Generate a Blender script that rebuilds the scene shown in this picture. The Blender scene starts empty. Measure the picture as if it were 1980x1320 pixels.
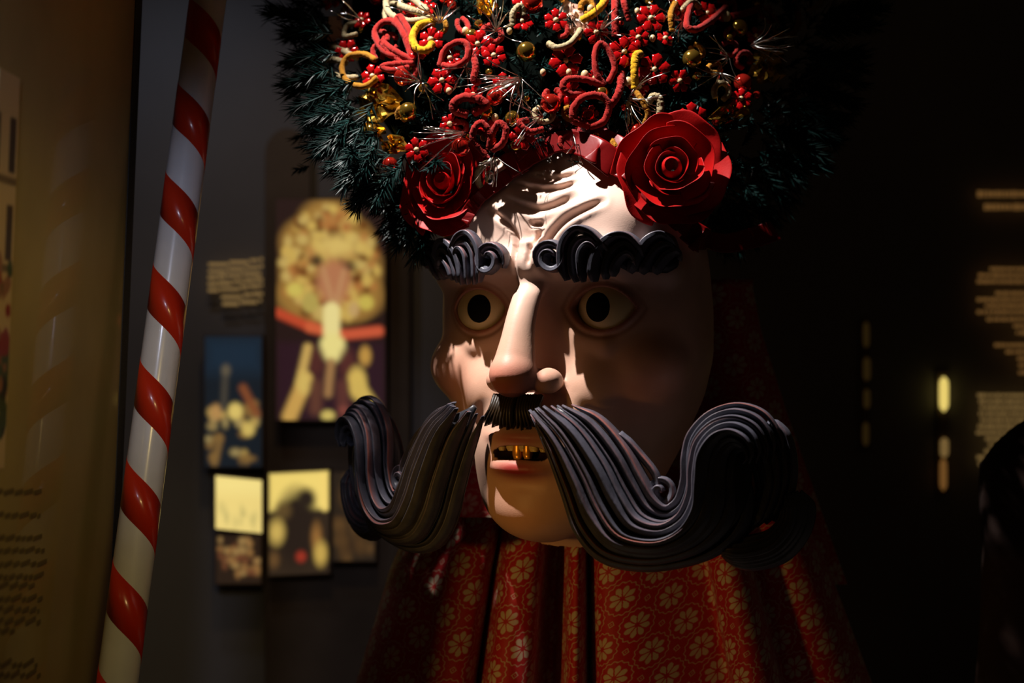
import bpy, math, random
import numpy as np
from mathutils import Vector, Matrix

# ------------------------------------------------------------------ scale and camera
# "u" space: 1 unit = 0.6 mm; x right, y away from the lens, z up; origin = aim point in the plane of focus
S = 0.0006
F = 2750.0            # camera distance to the plane of focus in u (50 mm lens, 36 mm film, 1980 px frame)
ZC = 0.66             # height of the aim point above the floor in metres
scene = bpy.context.scene
col = scene.collection
rng = np.random.default_rng(7)
random.seed(7)

def uw(p):
    p = np.asarray(p, dtype=np.float64)
    return p * S + np.array([0, 0, ZC])

cam_d = bpy.data.cameras.new('camera'); cam = bpy.data.objects.new('camera', cam_d); col.objects.link(cam)
cam.location = uw((0, -F, 0)); cam.rotation_euler = (math.pi / 2, 0, 0)
cam_d.sensor_width = 36; cam_d.lens = 50
cam_d.dof.use_dof = True; cam_d.dof.focus_distance = F * S - 0.03; cam_d.dof.aperture_fstop = 2.4
cam_d.clip_start = 0.05
scene.camera = cam
scene.view_settings.view_transform = 'Standard'
scene.view_settings.look = 'None'
scene.view_settings.gamma = 1
scene.view_settings.use_curve_mapping = False
scene.view_settings.exposure = 0.0

world = bpy.data.worlds.new('world'); scene.world = world; world.use_nodes = True
bg = world.node_tree.nodes['Background']
bg.inputs[0].default_value = (1.0, 0.62, 0.30, 1); bg.inputs[1].default_value = 0.007

def spot(name, pos, target, energy, color, size_deg, blend, radius):
    d = bpy.data.lights.new(name, 'SPOT'); o = bpy.data.objects.new(name, d); col.objects.link(o)
    d.energy = energy; d.color = color; d.spot_size = math.radians(size_deg); d.spot_blend = blend
    d.shadow_soft_size = radius
    a, b = Vector(uw(pos)), Vector(uw(target))
    o.location = a; o.rotation_euler = (b - a).to_track_quat('-Z', 'Y').to_euler()
    return o
spot('ceiling_spotlight', (-740, -310, 2160), (150, -20, 220), 240, (1.0, 0.92, 0.88), 31, 0.55, 0.010)
spot('amber_side_lamp', (-1600, -1600, -300), (-140, 60, -500), 15.0, (1.0, 0.52, 0.12), 31, 0.9, 0.06)
spot('amber_panel_fill', (-120, -1500, 500), (-790, -260, -180), 5.0, (1.0, 0.72, 0.26), 42, 0.8, 0.06)  # added fill that brightens the panel face
spot('cool_gallery_lamp', (-600, -1600, 900), (-640, 60, 60), 6.5, (0.74, 0.78, 1.0), 30, 0.9, 0.05)
spot('amber_haze_fill', (-500, 300, 1500), (-520, 1600, -200), 3.0, (1.0, 0.66, 0.34), 70, 1.0, 0.05)  # added fill imitating the brown haze of reflections over the background
spot('cool_wall_lamp', (-900, 700, 1500), (-1150, 1640, 0), 2.2, (0.82, 0.86, 1.0), 90, 0.9, 0.05)

# ------------------------------------------------------------------ helpers
def P(px, py, uy=0.0):
    k = (F + uy) / F
    return np.array([(px - 990) * k, uy, (660 - py) * k])

def link(o, parent=None):
    col.objects.link(o)
    if parent is not None:
        o.parent = parent
    return o

def mesh_data(name, verts, faces, mats, smooth=True, colors=None, uvs=None, fmat=None):
    """verts in u space (N,3); faces: (M,3|4) array or list of lists"""
    me = bpy.data.meshes.new(name)
    v = uw(verts)
    if isinstance(faces, np.ndarray):
        n, k = faces.shape
        me.vertices.add(len(v)); me.vertices.foreach_set('co', v.astype(np.float32).ravel())
        me.loops.add(n * k); me.loops.foreach_set('vertex_index', faces.astype(np.int32).ravel())
        me.polygons.add(n)
        me.polygons.foreach_set('loop_start', np.arange(0, n * k, k, dtype=np.int32))
        me.polygons.foreach_set('loop_total', np.full(n, k, dtype=np.int32))
        me.update(calc_edges=True)
    else:
        me.from_pydata([tuple(x) for x in v], [], [tuple(int(i) for i in f) for f in faces])
        me.update()
    if smooth:
        me.polygons.foreach_set('use_smooth', np.ones(len(me.polygons), dtype=bool))
    if not isinstance(mats, (list, tuple)):
        mats = [mats]
    for m in mats:
        me.materials.append(m)
    if fmat is not None:
        me.polygons.foreach_set('material_index', np.asarray(fmat, dtype=np.int32))
    if colors is not None:
        c = np.ones((len(v), 4), dtype=np.float32); c[:, :3] = colors
        at = me.color_attributes.new('paint', 'FLOAT_COLOR', 'POINT')
        at.data.foreach_set('color', c.ravel())
    if uvs is not None:
        li = np.zeros(len(me.loops), dtype=np.int32); me.loops.foreach_get('vertex_index', li)
        ul = me.uv_layers.new(name='map'); ul.data.foreach_set('uv', np.asarray(uvs, np.float32)[li].ravel())
    me.validate()
    return me

def obj(name, verts, faces, mats, parent=None, **kw):
    me = mesh_data(name, verts, faces, mats, **kw)
    return link(bpy.data.objects.new(name, me), parent)

def tag(o, label=None, cat=None, group=None, kind=None):
    if label: o['label'] = label
    if cat: o['category'] = cat
    if group: o['group'] = group
    if kind: o['kind'] = kind
    return o

def empty(name, pos_u=(0, 0, 0)):
    # every mesh is written in world coordinates, so the Empty stays at the origin of the floor
    o = bpy.data.objects.new(name, None); o.empty_display_size = 0.05
    return link(o)

class MB:
    """collects (verts, faces) pieces into one mesh"""
    def __init__(s): s.v = []; s.f = []; s.c = []; s.n = 0
    def add(s, v, f, c=None):
        v = np.asarray(v, float); s.v.append(v)
        s.f += [[int(i) + s.n for i in q] for q in f]; s.n += len(v)
        if c is not None:
            c = np.asarray(c, float)
            s.c.append(np.broadcast_to(c, (len(v), 3)))
        return s
    def build(s, name, mat, parent=None, **kw):
        if s.c: kw['colors'] = np.concatenate(s.c)
        return obj(name, np.concatenate(s.v), s.f, mat, parent, **kw)

def catmull(pts, n):
    p = np.asarray(pts, float)
    if len(p) == 2:
        return p[0] + (p[1] - p[0]) * np.linspace(0, 1, n)[:, None]
    q = np.vstack([2 * p[0] - p[1], p, 2 * p[-1] - p[-2]])
    t = np.linspace(0, len(p) - 1 - 1e-9, n); i = t.astype(int); f = (t - i)[:, None]
    a, b, c, d = q[i], q[i + 1], q[i + 2], q[i + 3]
    return 0.5 * (2 * b + (c - a) * f + (2 * a - 5 * b + 4 * c - d) * f ** 2 + (3 * b - a - 3 * c + d) * f ** 3)

def unit(v):
    v = np.asarray(v, float); n = np.linalg.norm(v, axis=-1, keepdims=True); return v / np.maximum(n, 1e-9)

def sweep(path, w, h, nrm, seg=10, sharp=0.0, closed=False, ripple=0.0):
    """tube along path (N,3): half-width w across, half-height h along nrm; sharp lifts a crest to one side"""
    n = len(path); w = np.broadcast_to(np.asarray(w, float), n); h = np.broadcast_to(np.asarray(h, float), n)
    if closed: T = unit(np.roll(path, -1, 0) - np.roll(path, 1, 0))
    else: T = unit(np.gradient(path, axis=0))
    N = np.broadcast_to(np.asarray(nrm, float), path.shape)
    B = unit(np.cross(T, N)); N = unit(np.cross(B, T))
    ph = np.arange(seg) / seg * 2 * math.pi
    rp = 1 + ripple * np.cos(ph * 7 + 0.6)
    cx, sx = np.cos(ph) * rp, np.sin(ph) * rp
    v = path[:, None, :] + B[:, None, :] * (cx[None, :] * w[:, None])[:, :, None] \
        + N[:, None, :] * ((sx + sharp * cx * (sx > 0))[None, :] * h[:, None])[:, :, None]
    v = v.reshape(-1, 3)
    f = []
    m = n if closed else n - 1
    for i in range(m):
        a = i * seg; b = ((i + 1) % n) * seg
        for j in range(seg):
            k = (j + 1) % seg
            f.append([a + j, a + k, b + k, b + j])
    if not closed:
        f.append(list(range(seg))[::-1]); f.append([(n - 1) * seg + j for j in range(seg)])
    return v, f

def ellipsoid(c, r, nu=20, nv=12, M=None):
    v = []; f = []
    for i in range(nv + 1):
        th = math.pi * i / nv
        for j in range(nu):
            a = 2 * math.pi * j / nu
            v.append([r[0] * math.sin(th) * math.cos(a), r[1] * math.sin(th) * math.sin(a), r[2] * math.cos(th)])
    v = np.array(v)
    if M is not None: v = v @ np.asarray(M)
    for i in range(nv):
        for j in range(nu):
            k = (j + 1) % nu
            f.append([i * nu + j, (i + 1) * nu + j, (i + 1) * nu + k, i * nu + k])
    return v + np.asarray(c), f

def frame_from(n):
    """rows = right, up, out for an outward direction n"""
    n = unit(n); up = np.array([0, 0, 1.0]);
    if abs(n[2]) > 0.95: up = np.array([0, 1.0, 0])
    r = unit(np.cross(up, n)); u = np.cross(n, r)
    return np.array([r, u, n])

def box(c, hx, hy, hz, M=None):
    v = np.array([[x, y, z] for x in (-hx, hx) for y in (-hy, hy) for z in (-hz, hz)], float)
    if M is not None: v = v @ np.asarray(M)
    f = [[0, 1, 3, 2], [4, 6, 7, 5], [0, 4, 5, 1], [2, 3, 7, 6], [0, 2, 6, 4], [1, 5, 7, 3]]
    return v + np.asarray(c), f

# ------------------------------------------------------------------ materials
def mat(name, color=(0.5, 0.5, 0.5), rough=0.5, metal=0.0, spec=0.5, coat=0.0, coat_rough=0.1, sheen=0.0,
        emit=None, emit_s=0.0, noise=None, bump=None, paint=False, paint_emit=0.0, trans=0.0, ior=1.45, sub=0.0):
    m = bpy.data.materials.new(name); m.use_nodes = True
    nt = m.node_tree; b = nt.nodes['Principled BSDF']
    b.inputs['Base Color'].default_value = (*color, 1); b.inputs['Roughness'].default_value = rough
    b.inputs['Metallic'].default_value = metal; b.inputs['Specular IOR Level'].default_value = spec
    b.inputs['Coat Weight'].default_value = coat; b.inputs['Coat Roughness'].default_value = coat_rough
    b.inputs['Sheen Weight'].default_value = sheen; b.inputs['IOR'].default_value = ior
    b.inputs['Transmission Weight'].default_value = trans
    if sub:
        b.inputs['Subsurface Weight'].default_value = sub; b.inputs['Subsurface Radius'].default_value = (0.004, 0.0015, 0.001)
    if emit:
        b.inputs['Emission Color'].default_value = (*emit, 1); b.inputs['Emission Strength'].default_value = emit_s
    src = None
    tc = nt.nodes.new('ShaderNodeTexCoord')
    if paint:
        at = nt.nodes.new('ShaderNodeAttribute'); at.attribute_name = 'paint'; src = at.outputs['Color']
    if noise:
        sc, amt = noise
        nz = nt.nodes.new('ShaderNodeTexNoise'); nz.inputs['Scale'].default_value = sc; nz.inputs['Detail'].default_value = 5
        nt.links.new(tc.outputs['Object'], nz.inputs['Vector'])
        mr = nt.nodes.new('ShaderNodeMapRange'); mr.inputs['From Min'].default_value = 0.3; mr.inputs['From Max'].default_value = 0.7
        mr.inputs['To Min'].default_value = 1 - amt; mr.inputs['To Max'].default_value = 1 + amt
        nt.links.new(nz.outputs['Fac'], mr.inputs['Value'])
        mx = nt.nodes.new('ShaderNodeVectorMath'); mx.operation = 'SCALE'
        if src: nt.links.new(src, mx.inputs[0])
        else: mx.inputs[0].default_value = color
        nt.links.new(mr.outputs['Result'], mx.inputs['Scale']); src = mx.outputs['Vector']
    if src: nt.links.new(src, b.inputs['Base Color'])
    if paint_emit:
        nt.links.new(at.outputs['Color'], b.inputs['Emission Color']); b.inputs['Emission Strength'].default_value = paint_emit
    if bump:
        sc, st, stretch = bump
        mp = nt.nodes.new('ShaderNodeMapping'); mp.inputs['Scale'].default_value = stretch
        nt.links.new(tc.outputs['Object'], mp.inputs['Vector'])
        nb = nt.nodes.new('ShaderNodeTexNoise'); nb.inputs['Scale'].default_value = sc; nb.inputs['Detail'].default_value = 4
        nt.links.new(mp.outputs['Vector'], nb.inputs['Vector'])
        bp = nt.nodes.new('ShaderNodeBump'); bp.inputs['Strength'].default_value = st; bp.inputs['Distance'].default_value = 0.001
        nt.links.new(nb.outputs['Fac'], bp.inputs['Height']); nt.links.new(bp.outputs['Normal'], b.inputs['Normal'])
    return m

M_skin = mat('painted_wood_skin', rough=0.46, spec=0.4, paint=True, noise=(28, 0.07), bump=(420, 0.12, (1, 1, 3)))
M_hair = mat('painted_carved_hair', rough=0.42, spec=0.5, paint=True, noise=(60, 0.22), bump=(300, 0.35, (1, 1, 0.4)))
M_eye = mat('eye_cream', (0.80, 0.66, 0.34), rough=0.4)
M_black = mat('eye_black', (0.004, 0.004, 0.004), rough=0.7, spec=0.1)
M_tooth = mat('tooth_ivory', (0.62, 0.45, 0.18), rough=0.35)
M_gold_tooth = mat('tooth_gold', (0.80, 0.36, 0.05), rough=0.3, metal=0.5)
M_redball = mat('red_bauble', (0.80, 0.035, 0.02), rough=0.10, metal=0.85, coat=0.6, coat_rough=0.04)
M_goldball = mat('gold_bauble', (0.78, 0.47, 0.07), rough=0.12, metal=0.95, coat=0.4, coat_rough=0.05)
M_silver = mat('silver_drop', (0.80, 0.80, 0.82), rough=0.08, metal=1.0)
M_pearl = mat('pearl_bead', (0.46, 0.34, 0.18), rough=0.25, coat=0.5)
M_petalglass = mat('red_bead_petal', (0.36, 0.004, 0.005), rough=0.12, coat=0.8, coat_rough=0.05, metal=0.25)
M_chen_red = mat('chenille_red', (0.27, 0.013, 0.009), rough=0.9, spec=0.1, sheen=0.08, noise=(900, 0.35), bump=(1500, 0.8, (1, 1, 1)))
M_chen_yel = mat('chenille_yellow', (0.50, 0.27, 0.008), rough=0.9, spec=0.1, sheen=0.05, noise=(900, 0.3), bump=(1500, 0.8, (1, 1, 1)))
M_chen_amb = mat('chenille_amber', (0.30, 0.13, 0.01), rough=0.9, spec=0.1, sheen=0.05, noise=(900, 0.3), bump=(1500, 0.8, (1, 1, 1)))
M_chen_cre = mat('chenille_cream', (0.34, 0.27, 0.15), rough=0.9, spec=0.1, sheen=0.05, noise=(900, 0.25), bump=(1500, 0.8, (1, 1, 1)))
M_foil = mat('gold_foil', (0.72, 0.42, 0.06), rough=0.16, metal=0.95, noise=(120, 0.3), bump=(90, 0.5, (1, 1, 1)))
M_foil_pale = mat('pale_foil', (0.62, 0.42, 0.32), rough=0.3, metal=0.6, bump=(90, 0.4, (1, 1, 1)))
M_tinsel = mat('silver_tinsel', (0.85, 0.82, 0.74), rough=0.15, metal=1.0)
M_fir = mat('fir_green', rough=0.45, spec=0.3, paint=True)
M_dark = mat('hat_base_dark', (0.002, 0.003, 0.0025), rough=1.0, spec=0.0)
M_rose = mat('rose_fabric', (0.36, 0.003, 0.003), rough=0.5, spec=0.2, sheen=0.0, noise=(70, 0.12), bump=(500, 0.1, (1, 1, 1)))
M_satin = mat('red_satin', (0.15, 0.0015, 0.002), rough=0.40, spec=0.25, sheen=0.0, bump=(220, 0.12, (1, 1, 1)))
M_white = mat('pole_white', (0.72, 0.72, 0.76), rough=0.28, coat=0.5, coat_rough=0.12, noise=(30, 0.05), bump=(120, 0.08, (1, 1, 1)))
M_red = mat('pole_red', (0.60, 0.030, 0.008), rough=0.28, coat=0.5, coat_rough=0.12, bump=(120, 0.08, (1, 1, 1)))
M_panel = mat('panel_ochre', (0.40, 0.31, 0.12), rough=0.55, spec=0.15, coat=0.28, coat_rough=0.03, noise=(6, 0.15))
M_seal = mat('speckled_seal', (0.030, 0.030, 0.032), rough=0.8, noise=(700, 0.9), bump=(900, 0.8, (1, 1, 1)))
M_wall = mat('wall_grey', (0.23, 0.22, 0.23), rough=0.9, noise=(3, 0.12))
M_floor = mat('floor_dark', (0.05, 0.04, 0.03), rough=0.6, noise=(5, 0.2))
M_board = mat('board_brown', (0.14, 0.10, 0.07), rough=0.7, noise=(8, 0.2))
M_print = mat('glowing_reflection', rough=0.6, paint=True, paint_emit=1.0)  # emission imitates prints reflected in glass
M_photo = mat('photo_print', rough=0.35, paint=True)
M_text = mat('reflected_text', (0.5, 0.4, 0.25), rough=0.8, emit=(0.66, 0.40, 0.13), emit_s=0.24)  # emission imitates text reflected in glass
M_text_dim = mat('reflected_text_dim', (0.3, 0.2, 0.1), rough=0.8, emit=(0.46, 0.22, 0.06), emit_s=0.28)  # dimmer glow for the fainter text reflections
M_ink = mat('dark_ink', (0.15, 0.11, 0.045), rough=0.8)
M_lamp = mat('lamp_glow', (0.9, 0.8, 0.3), rough=0.5, emit=(0.95, 0.72, 0.18), emit_s=0.85)
M_lamp_mid = mat('lamp_reflection_amber', (0.5, 0.3, 0.1), rough=0.5, emit=(0.45, 0.20, 0.05), emit_s=0.30)
M_lamp_low = mat('lamp_glow_dim', (0.3, 0.2, 0.1), rough=0.5, emit=(0.30, 0.17, 0.04), emit_s=0.05)
M_form = mat('dark_form_brown', (0.025, 0.010, 0.006), rough=0.9, noise=(20, 0.2))

# ------------------------------------------------------------------ shell of the room
def slab(name, a, b, m):
    a = np.array(a, float); b = np.array(b, float)
    v, f = box((a + b) / 2, *((b - a) / 2))
    return obj(name, v, f, m, smooth=False)
ZF = -ZC / S
tag(slab('floor', (-2600, -3400, ZF - 40), (2600, 1700, ZF), M_floor), 'dark floor of the exhibition room', None, None, 'structure')
tag(slab('wall_back', (-2600, 1640, ZF), (2600, 1700, 2200), M_wall), 'dim grey back wall', None, None, 'structure')

# ------------------------------------------------------------------ side display panel on the left
panel = empty('display_panel')
tag(panel, 'glossy ochre display panel reflecting the striped pole at the left edge', 'display panel')
zt, zb = 760.0, ZF
def px_side(z):   # panel face leans slightly
    t = (z + 700) / 1400.0
    return -816 + t * 58
def pslab(y0, y1, z0, z1, off0, off1):
    v = []
    for z in (z0, z1):
        for y in (y0, y1):
            for o in (off0, off1):
                v.append([px_side(z) + o, y, z])
    return np.array(v), [[0, 1, 3, 2], [4, 6, 7, 5], [0, 4, 5, 1], [2, 3, 7, 6], [0, 2, 6, 4], [1, 5, 7, 3]]
v, f = pslab(-660, 112, -760, zt, -40, 0); obj('panel_board', v, f, M_panel, panel, smooth=False)
v, f = pslab(-660, 112, ZF, -760, -40, 0); obj('panel_base', v, f, M_panel, panel, smooth=False)
v, f = pslab(112, 160, -760, zt, -40, 2); o = obj('edge_seal', v, f, M_seal, panel, smooth=False)

# ------------------------------------------------------------------ striped pole
pole = empty('striped_pole'); tag(pole, 'tall white pole with a red spiral stripe leaning beside the panel', 'pole')
A = P(402, 0, 210); B = P(227, 1320, -130)
d = unit(B - A)
PA = A - d * 500; tfl = (ZF - A[2]) / d[2]; PB = A + d * tfl
L = np.linalg.norm(PB - PA)
R0 = 37.5
e1 = unit(np.cross(d, [0, 1, 0])); e2 = np.cross(d, e1)      # e2 away or towards the lens
if e2[1] > 0: e1, e2 = e1, -e2
def pole_pt(s, a, r):   # a measured from the image-left side over the front
    left = -np.array([1, 0, 0]) + 0; left = unit(left - d * np.dot(left, d)); front = np.cross(d, left)
    if front[1] > 0: front = -front
    return PA + d * s + (left * math.cos(a) + front * math.sin(a)) * r
sv = []; sf = []; ns = 60; na = 40
for i in range(ns + 1):
    for j in range(na): sv.append(pole_pt(L * i / ns, 2 * math.pi * j / na, R0))
for i in range(ns):
    for j in range(na):
        k = (j + 1) % na; sf.append([i * na + j, i * na + k, (i + 1) * na + k, (i + 1) * na + j])
obj('shaft', sv, sf, M_white, pole)
pitch = 190.0 * 1.02; frac = 0.46
# red starts at the left side where the photo shows it (py 327)
s_ref = np.linalg.norm(P(352, 330, 125) - PA)
tv = []; tf = []; turns0 = -int(s_ref / pitch) - 1; turns1 = int((L - s_ref) / pitch) + 1
na2 = 36; n0 = turns0 * na2; n1 = turns1 * na2; cnt = 0
for q in range(n0, n1 + 1):
    a = 2 * math.pi * q / na2; s0 = s_ref + pitch * q / na2; s1 = s0 + pitch * frac
    if s0 < 0 or s1 > L: continue
    for s_, r_ in ((s0, R0 + 0.05), (s0, R0 + 0.5), (s1, R0 + 0.5), (s1, R0 + 0.05)): tv.append(pole_pt(s_, a, r_))
    if cnt:
        b = (cnt - 1) * 4; c = cnt * 4
        for j in range(3): tf.append([b + j, b + j + 1, c + j + 1, c + j])
    cnt += 1
tag(obj('spiral_stripe', tv, tf, M_red, pole), 'red spiral stripe')

# ------------------------------------------------------------------ carved mask : local frame
TH = math.radians(28); CT, ST = math.cos(TH), math.sin(TH)
OX, OY = 125.0, 145.0
def l2u(p):
    p = np.asarray(p, float); out = np.empty_like(p)
    out[..., 0] = OX + p[..., 0] * CT - p[..., 1] * ST
    out[..., 1] = OY - p[..., 1] * CT - p[..., 0] * ST
    out[..., 2] = p[..., 2]
    return out
def i2l(px, py, ly):
    """picture point + local forward distance -> local point"""
    # -((px-990)(1+uy/F)-OX)ST-(uy-OY)CT = ly
    uy = (-ly - ((px - 990) - OX) * ST + OY * CT) / ((px - 990) * ST / F + CT)
    k = (F + uy) / F; rx = (px - 990) * k - OX; ry = uy - OY
    return np.array([rx * CT - ry * ST, ly, (660 - py) * k])
def i2surf(px, py, fn):
    ly = 150.0
    for _ in range(25):
        p = i2l(px, py, ly); ly = 0.5 * ly + 0.5 * fn(p[0], p[2])
    return i2l(px, py, ly)
N_front = np.array([-ST, -CT, 0.0])      # local +y in u space

def smin(a, b, k):
    h = np.clip(0.5 + 0.5 * (b - a) / k, 0, 1); return b * (1 - h) + a * h - k * h * (1 - h)
def smax(a, b, k): return -smin(-a, -b, k)

EX, EY, EZ = 134.0, 92.0, 63.0      # eyeball centre
LENS_W, LENS_H = 62.0, 40.0
def lens2d(x, z):
    R = (LENS_W ** 2 + LENS_H ** 2) / (2 * LENS_H); o = R - LENS_H
    return np.maximum(np.hypot(x, z + o) - R, np.hypot(x, z - o) - R)

FH = [  # forehead carving: picture polylines, depth, width
    ([(1004, 535), (1004, 495), (1000, 462), (987, 438), (966, 419), (948, 405)], 8, 5),
    ([(1066, 530), (1056, 500), (1057, 475), (1070, 450), (1095, 425), (1130, 404), (1165, 390)], 11, 6.5),
    ([(1026, 433), (1048, 433)], 10, 5),
    ([(1044, 450), (1036, 478), (1032, 515)], 6, 5),
    ([(975, 384), (1005, 399), (1036, 405), (1075, 399), (1112, 382)], 8, 7),
    ([(990, 355), (1040, 366), (1080, 364), (1108, 352)], 7, 5.5),
    ([(1020, 338), (1060, 345), (1105, 336)], 6, 5),
]
def build_face():
    h = 3.4
    xs = np.arange(-322, 323, h, dtype=np.float32); ys = np.arange(-235, 352, h, dtype=np.float32); zs = np.arange(-412, 420, h, dtype=np.float32)
    X, Y, Z = np.meshgrid(xs, ys, zs, indexing='ij', sparse=True)
    zk = np.array([-410, -385, -340, -280, -200, -110, -30, 60, 150, 220, 290, 340, 380, 420])
    ak = np.array([60, 95, 140, 180, 222, 262, 280, 280, 272, 262, 235, 205, 160, 60])
    bk = np.array([40, 80, 120, 148, 165, 172, 168, 168, 182, 182, 172, 155, 125, 50])
    a = np.interp(zs, zk, ak).astype(np.float32)
    b = np.interp(zs, zk, bk).astype(np.float32)
    ker = np.ones(13) / 13
    a = np.convolve(np.pad(a, 6, 'edge'), ker, 'valid').astype(np.float32); b = np.convolve(np.pad(b, 6, 'edge'), ker, 'valid').astype(np.float32)
    p = 2.5
    bb = np.where(Y > 0, b[None, None, :], np.maximum(a * 0.8, 40)[None, None, :])
    f = ((np.abs(X) / a[None, None, :]) ** p + (np.abs(Y) / bb) ** p) ** (1 / p)
    f = (f - 1) * np.minimum(a, b)[None, None, :]
    AX = np.abs(X)
    def ell(c, r, sym=True):
        x = (AX if sym else X)
        q = np.sqrt(((x - c[0]) / r[0]) ** 2 + ((Y - c[1]) / r[1]) ** 2 + ((Z - c[2]) / r[2]) ** 2)
        return (q - 1) * min(r)
    def cone(p0, p1, r0, r1, sym=True):
        x = AX if sym else X
        ba = np.array(p1, float) - np.array(p0, float); bb_ = float(ba @ ba)
        t = np.clip(((x - p0[0]) * ba[0] + (Y - p0[1]) * ba[1] + (Z - p0[2]) * ba[2]) / bb_, 0, 1).astype(np.float32)
        dx = x - p0[0] - ba[0] * t; dy = Y - p0[1] - ba[1] * t; dz = Z - p0[2] - ba[2] * t
        return np.sqrt(dx * dx + dy * dy + dz * dz) - (r0 + (r1 - r0) * t)
    # jaw, muzzle, chin
    f = smin(f, ell((0, 146, -285), (128, 72, 105), False), 50)
    f = smin(f, ell((0, 178, -200), (116, 67, 90), False), 45)
    f = smin(f, ell((0, 192, -322), (64, 40, 46), False), 30)
    # brow ridge and forehead mass
    f = smin(f, cone((18, 182, 152), (150, 162, 160), 30, 34), 28)
    f = smin(f, cone((150, 162, 160), (240, 95, 140), 34, 24), 28)
    f = smin(f, ell((105, 128, 225), (110, 62, 70)), 40)
    # sockets
    f = smax(f, -ell((132, 205, 66), (84, 44, 54)), 22)
    f = smax(f, -ell((70, 205, 70), (38, 36, 44)), 22)
    # cheekbones
    f = smin(f, ell((202, 96, -52), (70, 58, 58)), 30)
    f = smin(f, ell((108, 134, -92), (50, 50, 54)), 34)
    # lids
    f = smin(f, np.sqrt((AX - EX) ** 2 + (Y - EY) ** 2 + (Z - EZ) ** 2) - 78, 16)
    # under-eye fold
    f = smin(f, cone((84, 142, 6), (140, 146, -10), 11, 13), 18)
    f = smin(f, cone((140, 146, -10), (205, 104, 8), 13, 10), 18)
    # nose
    sp = catmull([(176, 180, 30), (188, 145, 28), (184, 114, 26), (204, 88, 28), (226, 52, 29), (243, 6, 33), (258, -42, 41), (263, -62, 43)], 80)[::-1]
    ncy = np.interp(zs, sp[:, 1], sp[:, 0]).astype(np.float32)[None, None, :]; nr = np.interp(zs, sp[:, 1], sp[:, 2]).astype(np.float32)[None, None, :]
    nz = (np.abs(X) ** 1.75 + np.abs((Y - ncy) * 0.92) ** 1.75) ** (1 / 1.75) - nr
    nz = np.maximum(nz, np.maximum(Z - 190, -64 - Z))
    nz = smin(nz, ell((0, 264, -62), (43, 46, 43), False), 6)
    f = smin(f, nz, 12)
    f = smin(f, ell((48, 216, -74), (29, 37, 25)), 14)
    f = smax(f, -cone((88, 214, -50), (92, 205, -92), 9, 11), 12)
    # folds beside the mouth
    f = smax(f, -cone((92, 222, -95), (135, 178, -165), 11, 14), 16)
    # mouth
    f = smax(f, -ell((0, 248, -213), (60, 46, 19), False), 8)
    f = smin(f, ell((0, 234, -240), (56, 20, 17), False), 10)
    f = smin(f, ell((0, 231, -180), (60, 19, 14), False), 10)
    f = smax(f, -cone((-40, 246, -270), (40, 246, -270), 12, 12, False), 16)
    # almond openings for the eyes
    ln = lens2d(AX - EX, Z - EZ)
    front = (Y > 70)
    f = np.where(front, f + 2.5 * np.exp(-((ln - 13) / 4.0) ** 2), f)
    f = np.where(front, smax(f, -ln, 3), f)
    # carved forehead
    i0 = int((120 - zs[0]) / h); j0 = int((60 - ys[0]) / h)
    sub = f[:, j0:, i0:]; x2 = xs[:, None]; z2 = zs[None, i0:]
    for pl, dep, wid in FH:
        q = catmull([i2l(x_, y_, 190 if y_ > 400 else 178)[[0, 2]] for x_, y_ in pl], 16 if len(pl) > 2 else 3)
        dm = np.full((len(xs), len(zs) - i0), 1e9, np.float32); tp = np.zeros_like(dm)
        for k in range(len(q) - 1):
            ax, az = q[k]; bx, bz = q[k + 1]; ux_, uz_ = bx - ax, bz - az; l2 = ux_ * ux_ + uz_ * uz_
            t = np.clip(((x2 - ax) * ux_ + (z2 - az) * uz_) / l2, 0, 1)
            dd = np.hypot(x2 - ax - ux_ * t, z2 - az - uz_ * t)
            m_ = dd < dm; dm = np.where(m_, dd, dm); tp = np.where(m_, (k + t) / (len(q) - 1), tp)
        amp = dep * np.clip(np.minimum(tp, 1 - tp) * 6 + 0.25, 0, 1)
        prof = amp * np.exp(-(dm / wid) ** 2) - 0.35 * amp * np.exp(-((dm - 2.0 * wid) / wid) ** 2)
        sub += prof[:, None, :]
    # naive surface nets
    f = f.astype(np.float32); ins = f < 0
    c = np.zeros(tuple(n - 1 for n in f.shape), np.int8)
    for dx in (0, 1):
        for dy in (0, 1):
            for dz in (0, 1):
                c += ins[dx:dx + c.shape[0], dy:dy + c.shape[1], dz:dz + c.shape[2]]
    I = np.argwhere((c > 0) & (c < 8)); idx = -np.ones(c.shape, np.int32); idx[tuple(I.T)] = np.arange(len(I))
    acc = np.zeros((len(I), 3), np.float64); num = np.zeros(len(I))
    corners = [(x, y, z) for x in (0, 1) for y in (0, 1) for z in (0, 1)]
    val = {k: f[I[:, 0] + k[0], I[:, 1] + k[1], I[:, 2] + k[2]] for k in corners}
    for k0 in corners:
        for ax in range(3):
            if k0[ax] == 0:
                k1 = list(k0); k1[ax] = 1; k1 = tuple(k1)
                v0, v1 = val[k0], val[k1]; m_ = (v0 < 0) != (v1 < 0)
                t = np.where(m_, v0 / np.where(m_, v0 - v1, 1), 0)
                pt = np.array(k0, float)[None, :].repeat(len(I), 0); pt[:, ax] += t
                acc[m_] += pt[m_]; num[m_] += 1
    V = (I + acc / num[:, None]) * h + np.array([xs[0], ys[0], zs[0]])
    Q = []
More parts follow.
